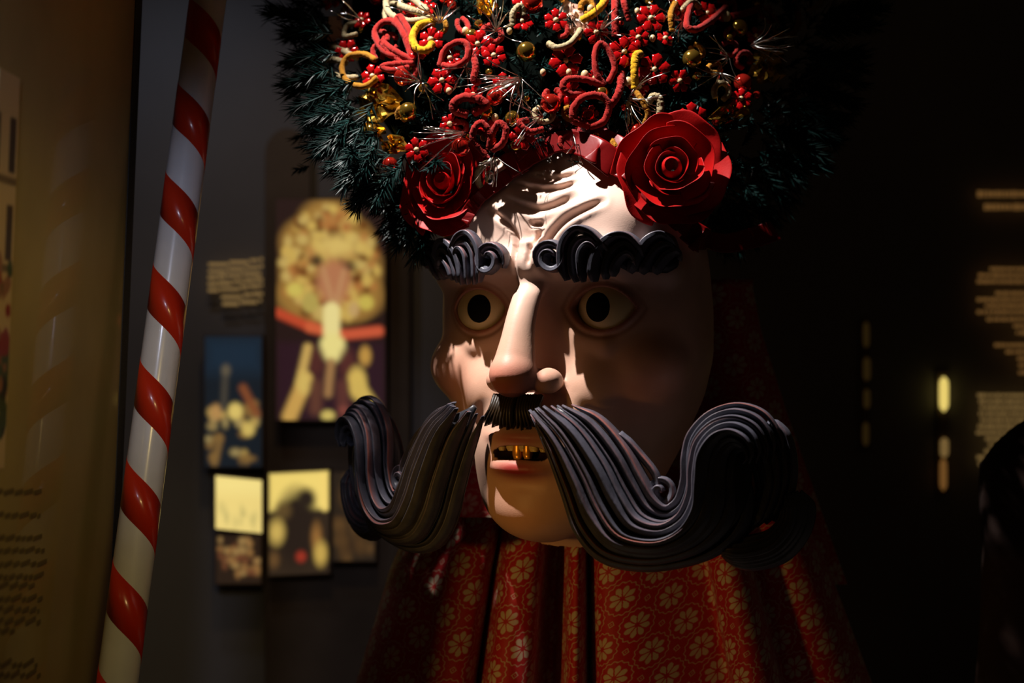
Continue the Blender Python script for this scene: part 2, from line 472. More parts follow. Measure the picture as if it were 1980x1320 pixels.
    for ax in range(3):
        s0 = [slice(None)] * 3; s1 = [slice(None)] * 3; s0[ax] = slice(0, -1); s1[ax] = slice(1, None)
        A_ = ins[tuple(s0)]; B_ = ins[tuple(s1)]; E = np.argwhere(A_ != B_)
        b1, b2 = [(1, 2), (2, 0), (0, 1)][ax]
        E = E[(E[:, b1] > 0) & (E[:, b2] > 0)]
        sg = A_[tuple(E.T)]
        o1 = np.zeros(3, int); o1[b1] = 1; o2 = np.zeros(3, int); o2[b2] = 1
        lim = np.array(c.shape)
        E_ok = np.all(E < lim, axis=1); E = E[E_ok]; sg = sg[E_ok]
        q = np.stack([idx[tuple((E - o1 - o2).T)], idx[tuple((E - o2).T)], idx[tuple(E.T)], idx[tuple((E - o1).T)]], 1)
        q = np.where(sg[:, None], q, q[:, ::-1]); Q.append(q)
    Q = np.concatenate(Q); Q = Q[(Q >= 0).all(1)]
    # one light smoothing pass
    for _ in range(1):
        s_ = np.zeros_like(V); n_ = np.zeros(len(V))
        for k in range(4):
            np.add.at(s_, Q[:, k], V[Q[:, (k + 1) % 4]]); np.add.at(n_, Q[:, k], 1)
        V = 0.5 * V + 0.5 * s_ / n_[:, None]
    # paint
    x, y, z = V.T; ax_ = np.abs(x)
    colr = np.tile(np.array([0.68, 0.48, 0.385]), (len(V), 1))
    def mixc(w, cc):
        nonlocal colr
        w = np.clip(w, 0, 1)[:, None]; colr = colr * (1 - w) + np.array(cc) * w
    g = lambda dx, dy, dz: np.exp(-(dx ** 2 + dy ** 2 + dz ** 2))
    mixc(0.55 * np.clip((120 - z) / 120, 0, 1), (0.62, 0.33, 0.20))
    mixc(0.85 * g(ax_ / 70, (y - 290) / 70, (z + 85) / 50), (0.52, 0.10, 0.06))
    mixc(0.55 * g((ax_ - 205) / 70, (y - 120) / 90, (z + 80) / 60), (0.60, 0.20, 0.12))
    mixc(0.5 * g((ax_ - EX) / 95, (y - 150) / 90, (z - EZ) / 55), (0.50, 0.24, 0.11))
    mixc(0.5 * g(x / 90, (y - 250) / 90, (z + 330) / 70), (0.58, 0.24, 0.12))
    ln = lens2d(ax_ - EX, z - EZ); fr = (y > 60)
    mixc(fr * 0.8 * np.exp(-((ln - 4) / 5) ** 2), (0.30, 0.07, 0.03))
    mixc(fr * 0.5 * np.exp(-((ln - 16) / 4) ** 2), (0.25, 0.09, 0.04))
    mixc(1.1 * g(x / 62, (y - 250) / 60, (z + 242) / 20) + 0.9 * g(x / 62, (y - 250) / 60, (z + 182) / 13), (0.34, 0.035, 0.03))
    mixc(((x / 60) ** 2 + ((z + 213) / 19) ** 2 < 0.97) * (y < 236) * (y > 150) * 1.0, (0.02, 0.006, 0.005))
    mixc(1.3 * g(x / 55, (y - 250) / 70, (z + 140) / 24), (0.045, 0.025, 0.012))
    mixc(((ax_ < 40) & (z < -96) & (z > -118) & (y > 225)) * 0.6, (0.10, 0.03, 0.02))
    return V, Q, colr

mask = empty('carved_mask')
tag(mask, 'carved wooden mask of a scowling man with a huge black curled moustache', 'mask')
V, Q, C_ = build_face()
obj('face', l2u(V), Q, M_skin, mask, colors=C_)
FU = l2u(V); FU = FU[FU[:, 1] < 150]; FK = F / (F + FU[:, 1]); FPX = 990 + FU[:, 0] * FK; FPY = 660 - FU[:, 2] * FK
def face_depth(px, py, fallback):
    m_ = (np.abs(FPX - px) < 6) & (np.abs(FPY - py) < 6)
    return FU[m_, 1].min() if m_.any() else fallback

for sx in (-1, 1):
    v, f = ellipsoid((0, 0, 0), (74, 74, 74), 40, 28)
    eb = obj('eyeball', l2u(v + np.array([sx * EX, EY, EZ])), f, M_eye, mask)
    # black cap on the eyeball; its colour stands for the dark pupil hole
    pv = []; pf = []; n = 36
    cx = -6 if sx > 0 else 4
    for r in (0.0, 0.5, 0.92, 1.0):
        for j in range(n):
            a = 2 * math.pi * j / n; X_ = cx + 27 * r * math.cos(a); Z_ = 2 + 29.5 * r * math.sin(a)
            Y_ = math.sqrt(74 ** 2 - X_ ** 2 - Z_ ** 2) + (0.8 if r < 0.95 else -1.5)
            pv.append([sx * EX + X_, EY + Y_, EZ + Z_])
    for i in range(3):
        for j in range(n):
            k = (j + 1) % n; pf.append([i * n + j, i * n + k, (i + 1) * n + k, (i + 1) * n + j])
    obj('pupil', l2u(np.array(pv)), pf, M_black, eb)

# teeth
def tooth(cx, cz, w, hgt, m):
    n = 8; v = []; f = []
    for i in range(5):
        t = i / 4; zz = cz + hgt * (0.5 - t); ww = w * (0.5 if i < 4 else 0.36); dd = 9 if i < 4 else 6
        for j in range(n):
            a = 2 * math.pi * (j + 0.5) / n
            sgn = lambda q: math.copysign(abs(q) ** 0.5, q)
            v.append([cx + ww * sgn(math.cos(a)), 225 + dd * sgn(math.sin(a)), zz])
    for i in range(4):
        for j in range(n):
            k = (j + 1) % n; f.append([i * n + j, i * n + k, (i + 1) * n + k, (i + 1) * n + j])
    f.append(list(range(n))); f.append([4 * n + j for j in range(n)][::-1])
    return obj('tooth', l2u(np.array(v)), f, m, mask)
for cx in (-42, -22, 4, 26, 46):
    tooth(cx, -196, 20 if abs(cx) < 30 else 15, 24, M_tooth)
tag(tooth(-9, -207, 19, 34, M_gold_tooth), 'gold tooth')
tag(tooth(12, -206, 17, 32, M_gold_tooth), 'gold tooth')

# ------------------------------------------------------------------ moustache and brows (carved locks)
HAIR = np.array([0.078, 0.080, 0.104]); HRED = np.array([0.42, 0.11, 0.06])
def lock(path_l, w, h, parent, red=0.5, sx=1, name='lock', seg=24, sharp=0.5, base=HAIR, nrm=(0, 1, 0)):
    """one carved lock in local coordinates; red paint runs along its crest edge"""
    pl = np.array(path_l, float)
    v, f = sweep(pl, w, h, nrm, seg, sharp, ripple=0.07 if seg > 12 else 0.0)
    n = len(pl)
    c = np.tile(base, (n * seg, 1)).reshape(n, seg, 3)
    cols_ = np.arange(seg)
    edge = np.exp(-((cols_ - seg * 0.08) / (seg * 0.035)) ** 2)
    fade = 0.55 + 0.45 * np.sin(np.linspace(0, 9, n) + rng.random() * 6)
    wgt = (edge[None, :] * fade[:, None] * red)[:, :, None]
    c = c * (1 - wgt) + HRED * wgt
    v = v.copy(); v[:, 0] *= sx
    if sx < 0: f = [q[::-1] for q in f]
    return obj(name, l2u(v), f, M_hair, parent, colors=c.reshape(-1, 3))

def Lm(lx, lz):
    return 276 - 189 * (abs(lx) / 487.0) ** 1.5
def to_m(pts, off=0.0):
    out = []
    for px, py in pts:
        p = i2surf(px, py, Lm); p[1] += off; out.append(p)
    return np.array(out)
G1 = [
 [(1112, 782), (1168, 812), (1215, 866), (1246, 922), (1270, 962), (1296, 980), (1322, 965), (1336, 925), (1338, 880), (1348, 838), (1382, 800), (1432, 784), (1482, 800), (1512, 846), (1514, 890)],
 [(1085, 782), (1140, 832), (1186, 900), (1216, 960), (1250, 1008), (1302, 1022), (1346, 1000), (1370, 955), (1374, 902), (1384, 855), (1412, 825), (1444, 818), (1474, 832), (1490, 862), (1486, 890)],
 [(1058, 790), (1104, 850), (1140, 925), (1170, 995), (1216, 1046), (1292, 1060), (1352, 1042), (1392, 1002), (1406, 952), (1405, 904), (1416, 866), (1438, 850), (1460, 858), (1468, 878), (1460, 890)],
 [(1036, 806), (1066, 870), (1096, 950), (1126, 1030), (1176, 1080), (1262, 1096), (1356, 1080), (1416, 1048), (1450, 1004), (1456, 955), (1448, 915), (1442, 890), (1448, 880), (1452, 884), (1450, 890)],
]
G2 = [
 [(1395, 1052), (1440, 1046), (1484, 1034), (1512, 1008), (1520, 980), (1512, 958)],
 [(1398, 1066), (1445, 1072), (1500, 1058), (1536, 1020), (1544, 980), (1528, 952)],
 [(1400, 1082), (1450, 1096), (1512, 1080), (1552, 1035), (1564, 985), (1546, 950)],
]
G3 = [
 [(1480, 815), (1512, 845), (1524, 900), (1516, 960), (1490, 1010)],
 [(1462, 850), (1485, 880), (1494, 930), (1480, 980), (1455, 1020)],
 [(1440, 880), (1456, 910), (1462, 950), (1450, 1000), (1430, 1040)],
]
def lanes(guides, n_l, n_s, bulge, jit=0.06):
    gl = [catmull(to_m(g), n_s) for g in guides]
    ctrl = np.array(gl)          # (k, n_s, 3)
    out = []
    for i in range(n_l):
        vv = i / (n_l - 1) + (rng.normal() * jit / n_l if 0 < i < n_l - 1 else 0)
        t = np.clip(vv, 0, 1) * (len(guides) - 1); k = min(int(t), len(guides) - 2); fr = t - k
        # smooth interpolation across the guides
        p = ctrl[k] * (1 - fr) + ctrl[k + 1] * fr
        p = p.copy(); p[:, 1] += bulge * math.sin(math.pi * np.clip(vv, 0.06, 0.94))
        out.append(p)
    return out, ctrl
for sx in (-1, 1):
    # body under the locks
    gl = np.array([catmull(to_m(g), 60) for g in G1])
    mid = gl.mean(0); mid[:, 1] += 8
    wid = np.linalg.norm(gl[0] - gl[-1], axis=1) * 0.46
    wid = np.convolve(np.pad(wid, 3, 'edge'), np.ones(7) / 7, 'valid')
    tt = np.linspace(0, 1, 60); wid = wid * 0.86 * np.clip(tt * 9 + 0.12, 0, 1) * np.clip((1 - tt) * 9 + 0.2, 0, 1)
    mid[:, 1] -= 16 * np.clip(1 - tt * 8, 0, 1)
    v, f = sweep(mid, np.maximum(wid, 5), np.maximum(wid * 0.5, 5), (0, 1, 0), 18)
    v[:, 0] *= sx
    if sx < 0: f = [q[::-1] for q in f]
    mo = obj('moustache', l2u(v), f, M_hair, mask, colors=np.tile(HAIR * 0.25, (len(v), 1)))
    NL = 12
    ls, ctrl = lanes(G1, NL, 90, 74, 0.25)
    wv = rng.uniform(0.62, 1.05, NL)
    for i, p in enumerate(ls):
        t = np.linspace(0, 1, 90)
        spc = np.linalg.norm(ctrl[0] - ctrl[-1], axis=1) / NL
        w = np.clip(spc * wv[i], 2.0, 13) * np.clip(t * 14 + 0.35, 0, 1) * np.clip((1 - t) * 10 + 0.2, 0, 1) * (1 + 0.15 * np.sin(t * 7 + i * 1.7))
        q = p.copy()
        q[:, 1] += 6 * np.sin(t * 5 + i * 2.1) + (i % 2) * 5
        lock(q, w * 0.88, w * 1.05 + 3, mo, sharp=0.8, red=(0.9 if i % 3 == 0 else 0.18), sx=sx)
    ls, ctrl = lanes(G2, 7, 40, 26)
    for i, p in enumerate(ls):
        t = np.linspace(0, 1, 40)
        w = 9 * np.clip(t * 8 + 0.4, 0, 1) * np.clip((1 - t) * 5 + 0.25, 0, 1)
        p[:, 1] -= 14
        lock(p, w, w * 1.8 + 3, mo, red=0.45, sx=sx)
    ls, ctrl = lanes(G3, 6, 40, 20)
    for i, p in enumerate(ls):
        t = np.linspace(0, 1, 40)
        w = 12 * np.clip(t * 8 + 0.4, 0, 1) * np.clip((1 - t) * 5 + 0.25, 0, 1)
        p[:, 1] -= 22
        lock(p, w, w * 1.5 + 3, mo, red=0.2, sx=sx)
    # small snail curl in the notch
    sp = []
    for i in range(40):
        a = math.radians(200 - i * 13.5); r = 26 * (1 - i / 52)
        sp.append((1288 + r * math.cos(a) * 0.95, 948 - r * math.sin(a) * 1.05 + 2))
    q = to_m(sp, 12); t = np.linspace(0, 1, 40); q[:, 1] += 14 * t
    lock(q, 7.5 * np.clip((1 - t) * 4 + 0.35, 0, 1), 11, mo, red=0.7, sx=sx)
    q = catmull(to_m([(1205, 835), (1245, 880), (1272, 915), (1282, 950)], 14), 30); t = np.linspace(0, 1, 30)
    lock(q, 8 * np.clip(t * 6 + .3, 0, 1), 12, mo, red=0.8, sx=sx)
    # thin roots under the nose
    for k in range(9):
        x0 = 4 + k * 5.5; x1 = 6 + k * 8.5
        pth = catmull(np.array([[x0, 240, -102], [x0 + 2, 256, -128], [x1, 254 - k, -163 - 4 * (k % 2) + k]]), 14); t = np.linspace(0, 1, 14)
        lock(pth, 5.0 * np.clip((1 - t) * 3 + 0.3, 0, 1), 6, mo, red=0.15, sx=sx, seg=8, base=np.array([0.022, 0.015, 0.008]))

def Lb(lx, lz):
    return 216 - 96 * (max(abs(lx) - 50, 0) / 200.0) ** 1.8
def to_b(pts, off=0.0):
    out = []
    for px, py in pts:
        p = i2surf(px, py, Lb); p[1] += off; out.append(p)
    return np.array(out)
def spiral(cx, cy, r0, r1, a0, turns, n, sq=1.0):
    out = []
    for i in range(n):
        t = i / (n - 1); a = math.radians(a0) + turns * 2 * math.pi * t; r = r0 + (r1 - r0) * t
        out.append((cx + r * math.cos(a), cy - r * math.sin(a) * sq))
    return out
BROW = [  # path, half-width, forward offset
    (spiral(1075, 500, 30, 6, -150, -1.5, 34, 1.1), 9, 10),
    ([(1104, 542), (1098, 505), (1103, 470), (1124, 447), (1150, 450), (1172, 470), (1186, 490)], 9, 12),
    ([(1120, 545), (1116, 515), (1118, 485), (1132, 466), (1152, 466), (1166, 484), (1172, 504)], 8, 8),
    ([(1136, 545), (1134, 515), (1136, 490), (1148, 476), (1160, 482), (1158, 498)], 7, 14),
    ([(1156, 545), (1158, 512), (1170, 482), (1196, 462), (1222, 460), (1242, 476), (1252, 496)], 10, 12),
    ([(1176, 540), (1182, 512), (1196, 488), (1216, 476), (1232, 484), (1240, 504)], 8, 8),
    ([(1192, 535), (1202, 510), (1220, 494), (1232, 498), (1236, 512)], 7, 13),
    ([(1222, 528), (1240, 502), (1258, 472), (1282, 458), (1302, 464), (1316, 482)], 9, 10),
    ([(1244, 530), (1262, 506), (1278, 486), (1298, 478), (1312, 490)], 8, 7),
    ([(1270, 530), (1286, 510), (1300, 496), (1314, 490), (1322, 502)], 8, 9),
]
for sx in (-1, 1):
    base_p = catmull(to_b([(1070, 505), (1120, 500), (1180, 500), (1240, 502), (1305, 506)], -6), 30); t = np.linspace(0, 1, 30)
    v, f = sweep(base_p, 24 * np.clip(np.minimum(t, 1 - t) * 8 + 0.5, 0, 1), 18, (0, 1, 0), 16)
    v[:, 0] *= sx
    if sx < 0: f = [q[::-1] for q in f]
    eb = obj('eyebrow', l2u(v), f, M_hair, mask, colors=np.tile(HAIR * 0.25, (len(v), 1)))
    for pts, w, off in BROW:
        p = catmull(to_b(pts, off), 40) if len(pts) < 20 else to_b(pts, off)
        n = len(p); t = np.linspace(0, 1, n)
        if len(pts) >= 20: p[:, 1] += np.linspace(0, 8, n)
        else: p[:, 1] += 10 * np.sin(t * math.pi * 0.9)
        ww = w * np.clip(t * 6 + 0.45, 0, 1) * np.clip((1 - t) * 4 + 0.35, 0, 1)
        lock(p, ww, ww * 1.5 + 3, eb, red=0.45, sx=sx, name='curl')

# ------------------------------------------------------------------ headdress
hat = empty('flower_headdress')
tag(hat, 'towering headdress of fir, red roses, baubles and chenille flowers worn by the mask', 'headdress')
HC = np.array([96.0, 420.0, 330.0]); HR = np.array([580.0, 420.0, 545.0])
def on_hat(px, py, off=0.0):
    """point on the headdress's rounded front seen at a picture point; falls back to its rim"""
    o = np.array([0, -F, 0.0]); dd = unit(P(px, py, 0) - o)
    R = HR + off
    a = np.sum((dd / R) ** 2); b = 2 * np.sum((o - HC) * dd / R ** 2); c = np.sum(((o - HC) / R) ** 2) - 1
    disc = b * b - 4 * a * c
    t = (-b - math.sqrt(disc)) / (2 * a) if disc > 0 else -b / (2 * a)
    p = o + dd * t
    n = unit((p - HC) / HR ** 2)
    return p, n
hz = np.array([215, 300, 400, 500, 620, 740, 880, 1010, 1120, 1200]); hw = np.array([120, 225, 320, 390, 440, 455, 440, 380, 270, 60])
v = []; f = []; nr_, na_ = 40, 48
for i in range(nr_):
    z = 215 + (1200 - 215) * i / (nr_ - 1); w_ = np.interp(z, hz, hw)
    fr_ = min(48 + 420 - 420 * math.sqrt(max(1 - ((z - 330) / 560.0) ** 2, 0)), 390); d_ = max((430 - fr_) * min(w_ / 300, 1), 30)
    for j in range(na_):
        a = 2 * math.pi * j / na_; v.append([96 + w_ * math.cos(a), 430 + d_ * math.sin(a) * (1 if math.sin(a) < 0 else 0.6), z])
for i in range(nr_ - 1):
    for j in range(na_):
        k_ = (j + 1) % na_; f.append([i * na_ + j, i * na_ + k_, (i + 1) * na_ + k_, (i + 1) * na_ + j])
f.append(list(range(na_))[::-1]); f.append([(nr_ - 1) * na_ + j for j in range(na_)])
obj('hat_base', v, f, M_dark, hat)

# --- fir needles
needle_v = []; needle_f = []; needle_c = []; nn = 0
def needle(p, dirv, ln, r, c):
    global nn
    fr = frame_from(dirv)
    for j in range(3):
        a = 2 * math.pi * j / 3; needle_v.append(p + fr[0] * r * math.cos(a) + fr[1] * r * math.sin(a))
    m_ = p + dirv * ln * 0.6
    for j in range(3):
        a = 2 * math.pi * j / 3; needle_v.append(m_ + fr[0] * r * 0.8 * math.cos(a) + fr[1] * r * 0.8 * math.sin(a))
    needle_v.append(p + dirv * ln)
    b = nn
    for j in range(3):
        k = (j + 1) % 3
        needle_f.append([b + j, b + k, b + 3 + k, b + 3 + j]); needle_f.append([b + 3 + j, b + 3 + k, b + 6])
    for _ in range(7): needle_c.append(c)
    nn += 7
def sprig(base, tip, n, ln, spread=0.9, droop=6):
    base = np.asarray(base, float); tip = np.asarray(tip, float); ax = unit(tip - base); fr = frame_from(ax); Ls = np.linalg.norm(tip - base)
    for i in range(n):
        t = (i + rng.random()) / n; a = rng.random() * 2 * math.pi
        p = base + ax * Ls * t
        out = fr[0] * math.cos(a) + fr[1] * math.sin(a)
        dv = unit(ax * (0.75 + 0.5 * t) + out * spread * (1.05 - 0.5 * t) + rng.normal(size=3) * 0.12)
        g = rng.random()
        c = np.array([0.003, 0.013 + 0.015 * g, 0.011 + 0.014 * g]) * (0.7 + 0.6 * rng.random())
        needle(p, dv, ln * (0.7 + 0.5 * rng.random()), 1.5, c)
    v, f = sweep(np.array([base, (base + tip) / 2, tip]), 2.0, 2.0, fr[0], 5)
    return v, f
stems = MB()
rim = [(560, -40, 515, -60), (625, 35, 524, 22), (640, 70, 545, 60), (650, 105, 556, 120), (655, 140, 560, 165), (665, 170, 575, 205), (680, 205, 590, 240),
       (695, 235, 612, 275), (710, 270, 640, 315), (730, 300, 668, 350), (755, 330, 700, 392), (780, 365, 735, 432), (805, 395, 770, 468), (825, 420, 808, 486)]
rim_all = [(a, b, c, d_) for a, b, c, d_ in rim] + [(2190 - a + 20, b - 10, 2190 - c + 24, d_ - 10) for a, b, c, d_ in rim]
for bx, by, tx, ty in rim_all:
    dep = np.interp(ty, [-60, 60, 200, 290, 380, 490], [230, 190, 110, 15, 0, 70]); low = 260 < ty < 440 and tx < 900
    if tx > 1000: dep = 235
    elif bx > 770: dep = 130
    for q in range(9 if low else 5):
        dy = rng.uniform(-45, 60) if ty > 180 else rng.uniform(-60, 130); j = rng.normal(size=4) * (17 if low else 13)
        b_ = P(bx + j[0], by + j[1], dep + 15 + dy); t_ = P(tx + j[2] * 0.7 + abs(q - 2) * 5, ty + j[3] * 0.7, dep + dy * 1.2)
        v, f = sprig(b_, t_, 64, 38); stems.add(v, f)
# dense inner fill between rim and flowers
for q in range(520):
    px_ = rng.uniform(580, 1600); py_ = rng.uniform(-90, 330)
    if ((px_ - 1085) / 470) ** 2 + ((py_ + 90) / 420) ** 2 > 1.0 and px_ > 850 and px_ < 1350: continue
    p, n = on_hat(px_, py_, -22)
    dirv = unit(n + rng.normal(size=3) * 0.6 + np.array([0, 0, -0.25]))
    v, f = sprig(p, p + dirv * 34, 22, 24, 0.9); stems.add(v, f)
for q in range(90):   # lower edge, behind the roses
    t = rng.random(); px_ = 800 + t * 600; p = P(px_, 300 + 60 * abs(t - 0.5), 150 + rng.uniform(-20, 60))
    v, f = sprig(p, p + unit(np.array([rng.normal() * 0.8, -0.3, -0.7])) * 60, 30, 30); stems.add(v, f)
stems.build('fir_stem', M_dark, hat)['kind'] = 'stuff'
fn_ = bpy.data.objects.new('fir_needles', mesh_data('fir_needles', np.array(needle_v), needle_f, M_fir, smooth=False, colors=np.array(needle_c)))
link(fn_, hat)['kind'] = 'stuff'

# --- baubles
ball_me = {}
def bauble(px, py, r, m, name='bauble', off=22, label=None):
    p, n = on_hat(px, py, off)
    k = (F + p[1]) / F; r = r * k
    v, f = ellipsoid(p, (r, r, r), 26, 16)
    o = obj(name, v, f, m, hat)
    if label: o['label'] = label
    fr = frame_from(unit(n * -0.6 + np.array([0, 0, 0.8])))
    v, f = sweep(np.array([p + fr[2] * r * 0.9, p + fr[2] * r * 1.12, p + fr[2] * r * 1.2]), [r * .3, r * .28, r * .1], [r * .3, r * .28, r * .1], fr[0], 10)
    obj('cap', v, f, M_goldball, o)
    return o
for px_, py_, r_ in [(779, 148, 18), (891, 284, 18.5), (754, 319, 15.5), (1065, 201, 20), (1030, 6, 21), (730, -4, 16), (864, -4, 15), (957, 188, 17), (1234, 258, 21), (1436, 161, 18.5), (1372, 28, 13), (1138, 224, 15), (1350, -25, 18), (960, -30, 18)]:
    bauble(px_, py_, r_, M_redball, 'bauble', 24, 'shiny red bauble')
for px_, py_, r_ in [(1018, 100, 19.5), (789, 216, 18.5), (941, 216, 13), (991, 229, 15), (717, 253, 14), (1338, 114, 18.5), (1429, 54, 17), (1163, 181, 15), (912, 68, 12), (1410, 74, 8)]:
    bauble(px_, py_, r_, M_goldball, 'bauble', 24, 'shiny gold bauble')

# --- small pearls
for px_, py_, r_ in [(796, 94, 7), (832, 77, 6), (1142, 17, 7), (1405, 32, 9), (957, 228, 7), (1282, 231, 8), (1131, 145, 8), (1215, 158, 8), (935, 265, 7), (775, 10, 8), (900, 60, 7), (1163, 50, 6), (1232, 22, 6), (1100, 140, 6), (1262, 74, 6), (985, 60, 6), (868, 176, 6), (1050, 140, 6), (1318, 150, 5), (1460, 88, 6)]:
    p, n = on_hat(px_, py_, 26)
    v, f = ellipsoid(p, (r_, r_, r_ * 1.25), 14, 10); obj('pearl_bead', v, f, M_pearl, hat)

# --- bead flowers
def bead_flower(px, py, size, rot, tilt=(0, 0)):
    p, n = on_hat(px, py, 26); n = unit(n * 0.7 + np.array([tilt[0], -0.6, tilt[1]])); fr = frame_from(n)
    v, f = ellipsoid(p + n * 3, (5.5, 5.5, 5.5), 14, 10); ctr = obj('bead_flower', v, f, M_pearl, hat)
    for k in range(6):
        a = rot + k * math.pi / 3
        dr = fr[0] * math.cos(a) + fr[1] * math.sin(a); tg = -fr[0] * math.sin(a) + fr[1] * math.cos(a)
        c = p + dr * size * 0.62 + n * (1.5 + 2 * math.sin(k * 2.2))
        pv = []; pf = []; nu = 18; nv = 8
        for i in range(nv + 1):     # ribbed glassy teardrop petal
            th = math.pi * i / nv
            for j in range(nu):
                b = 2 * math.pi * j / nu; rib = 1 + 0.13 * math.cos(6 * b)
                x_ = math.sin(th) * math.cos(b) * rib; y_ = math.sin(th) * math.sin(b) * rib; z_ = math.cos(th)
                pv.append(c + dr * x_ * size * 0.42 + tg * y_ * size * (0.33 + 0.09 * x_) + n * z_ * size * 0.13)
        for i in range(nv):
            for j in range(nu):
                k2 = (j + 1) % nu; pf.append([i * nu + j, (i + 1) * nu + j, (i + 1) * nu + k2, i * nu + k2])
        obj('petal', pv, pf, M_petalglass, ctr)
for px_, py_, sz, ro in [(924, 86, 30, .3), (855, 156, 28, .1), (721, 148, 25, .8), (834, 77, 26, .5), (1094, 118, 32, .2), (642, 0, 28, .4), (806, 290, 24, .7), (1009, 266, 25, .9),
                         (1207, 101, 31, .5), (1265, 135, 32, .25), (1339, 230, 31, .6), (1258, 36, 30, .1), (1367, 27, 26, .9), (1482, 30, 25, .4), (1140, 222, 18, .2), (955, 108, 24, .8),
                         (800, 20, 22, .2), (1075, 40, 24, .6), (870, 240, 20, .3), (1310, -10, 26, .5), (700, 40, 20, .9)]:
    bead_flower(px_, py_, sz, ro)

# --- chenille loops
def chenille(pts, m, r=6.2, closed=False, off=30, amp=14, name='chenille_loop', lift=None):
    base = []
    n = len(pts)
    for i, (x, y) in enumerate(pts):
        t = i / max(n - 1, 1)
        p, nr = on_hat(x, y, off); base.append(p + nr * 0 + np.array([0, -1, 0]) * amp * math.sin(math.pi * t))
    nseg = 96; q = catmull(base + ([base[0]] if closed else []), nseg)
    rad = r * (1 + 0.07 * np.where(np.arange(nseg) % 2, 1, -1) + 0.05 * np.sin(np.arange(nseg) * 0.7))
    if closed: q = q[:-1]; rad = rad[:-1]
    v, f = sweep(q, rad, rad, (0.05, -1, 0.1), 14, closed=closed)
    v = v + rng.normal(size=v.shape) * r * 0.05
    return obj(name, v, f, m, hat)
RC, YC, AC, CC = M_chen_red, M_chen_yel, M_chen_amb, M_chen_cre
for pts, m, r in [
    ([(790, 112), (748, 104), (726, 70), (740, 47), (764, 46), (786, 74), (802, 108)], RC, 6.5),
    ([(796, 110), (782, 70), (768, 44), (776, 36), (790, 60), (804, 100)], RC, 6.5),
    ([(800, 118), (764, 100), (740, 84), (748, 96), (778, 122)], RC, 6),
    ([(800, 122), (760, 126), (741, 132), (760, 138), (792, 130)], RC, 6),
    ([(850, 128), (860, 98), (886, 83), (904, 90), (902, 116), (878, 130), (856, 126)], RC, 6),
    ([(912, 100), (920, 130), (916, 156), (926, 160)], RC, 6.5),
    ([(905, 222), (880, 214), (880, 200), (900, 190), (926, 194), (940, 206), (915, 218)], RC, 8.5),
    ([(940, 300), (916, 272), (918, 250), (932, 240), (948, 262), (944, 290)], RC, 6.5),
    ([(952, 290), (972, 278), (978, 252), (964, 240), (950, 262)], RC, 6.5),
    ([(1168, 165), (1152, 140), (1150, 104), (1160, 87), (1176, 100), (1188, 132), (1176, 160)], RC, 6),
    ([(1200, 146), (1199, 168), (1190, 192), (1176, 209)], RC, 7),
    ([(1140, 244), (1112, 234), (1108, 212), (1128, 190), (1162, 188), (1176, 208), (1166, 236), (1140, 245)], RC, 7),
    ([(1168, 165), (1130, 155), (1096, 156), (1088, 172), (1104, 184), (1130, 180)], RC, 6.5),
    ([(1404, 14), (1370, 44), (1342, 60), (1326, 50), (1336, 10), (1352, -14)], RC, 6.5),
    ([(1414, 32), (1440, 28), (1464, 18), (1474, -6)], RC, 7),
    ([(1189, -20), (1188, 20), (1190, 70)], RC, 7),
    ([(1204, -20), (1206, 10), (1216, 40)], RC, 6),
    ([(1050, 250), (1024, 256), (1004, 240), (1020, 232)], RC, 6),
    ([(838, 42), (812, 50), (799, 74), (806, 96), (826, 98), (836, 84)], YC, 7.5),
    ([(1172, -8), (1164, 12), (1148, 28), (1124, 40)], YC, 7.5),
    ([(1238, 104), (1228, 112), (1226, 140), (1228, 172)], YC, 7.5),
    ([(730, 150), (705, 168), (674, 160), (663, 136), (674, 112), (704, 106), (726, 116)], AC, 6),
    ([(1534, 0), (1542, 40), (1530, 68), (1506, 72), (1492, 58)], AC, 6.5),
    ([(1240, 282), (1214, 292), (1190, 284), (1184, 270)], AC, 6),
    ([(1228, 175), (1240, 196), (1252, 222), (1246, 240)], AC, 5.5),
    ([(1300, 60), (1296, 30), (1306, 6)], AC, 6),
    ([(838, 34), (790, 42), (756, 30), (748, 6), (766, -8), (796, -2), (826, 22)], CC, 6.5),
    ([(820, 28), (796, 22), (776, 12)], CC, 6.5),
    ([(690, 112), (650, 94), (618, 98), (610, 116), (622, 134), (660, 150), (690, 150)], CC, 6.2),
    ([(670, 122), (650, 118), (636, 116)], CC, 6),
    ([(1060, 84), (1076, 94), (1100, 88), (1116, 70), (1122, 58)], CC, 6),
    ([(1254, 198), (1262, 188), (1274, 194), (1275, 220), (1264, 246)], CC, 7),
    ([(1320, 18), (1336, 6), (1352, 14)], CC, 6),
    ([(1560, 20), (1582, 12), (1590, -8)], CC, 5.5),
    ([(992, 50), (992, 28), (1006, 14), (1012, 30)], CC, 6),
    ([(690, 66), (668, 72), (672, 52), (690, 44)], CC, 5),
]:
    chenille(pts, m, r)
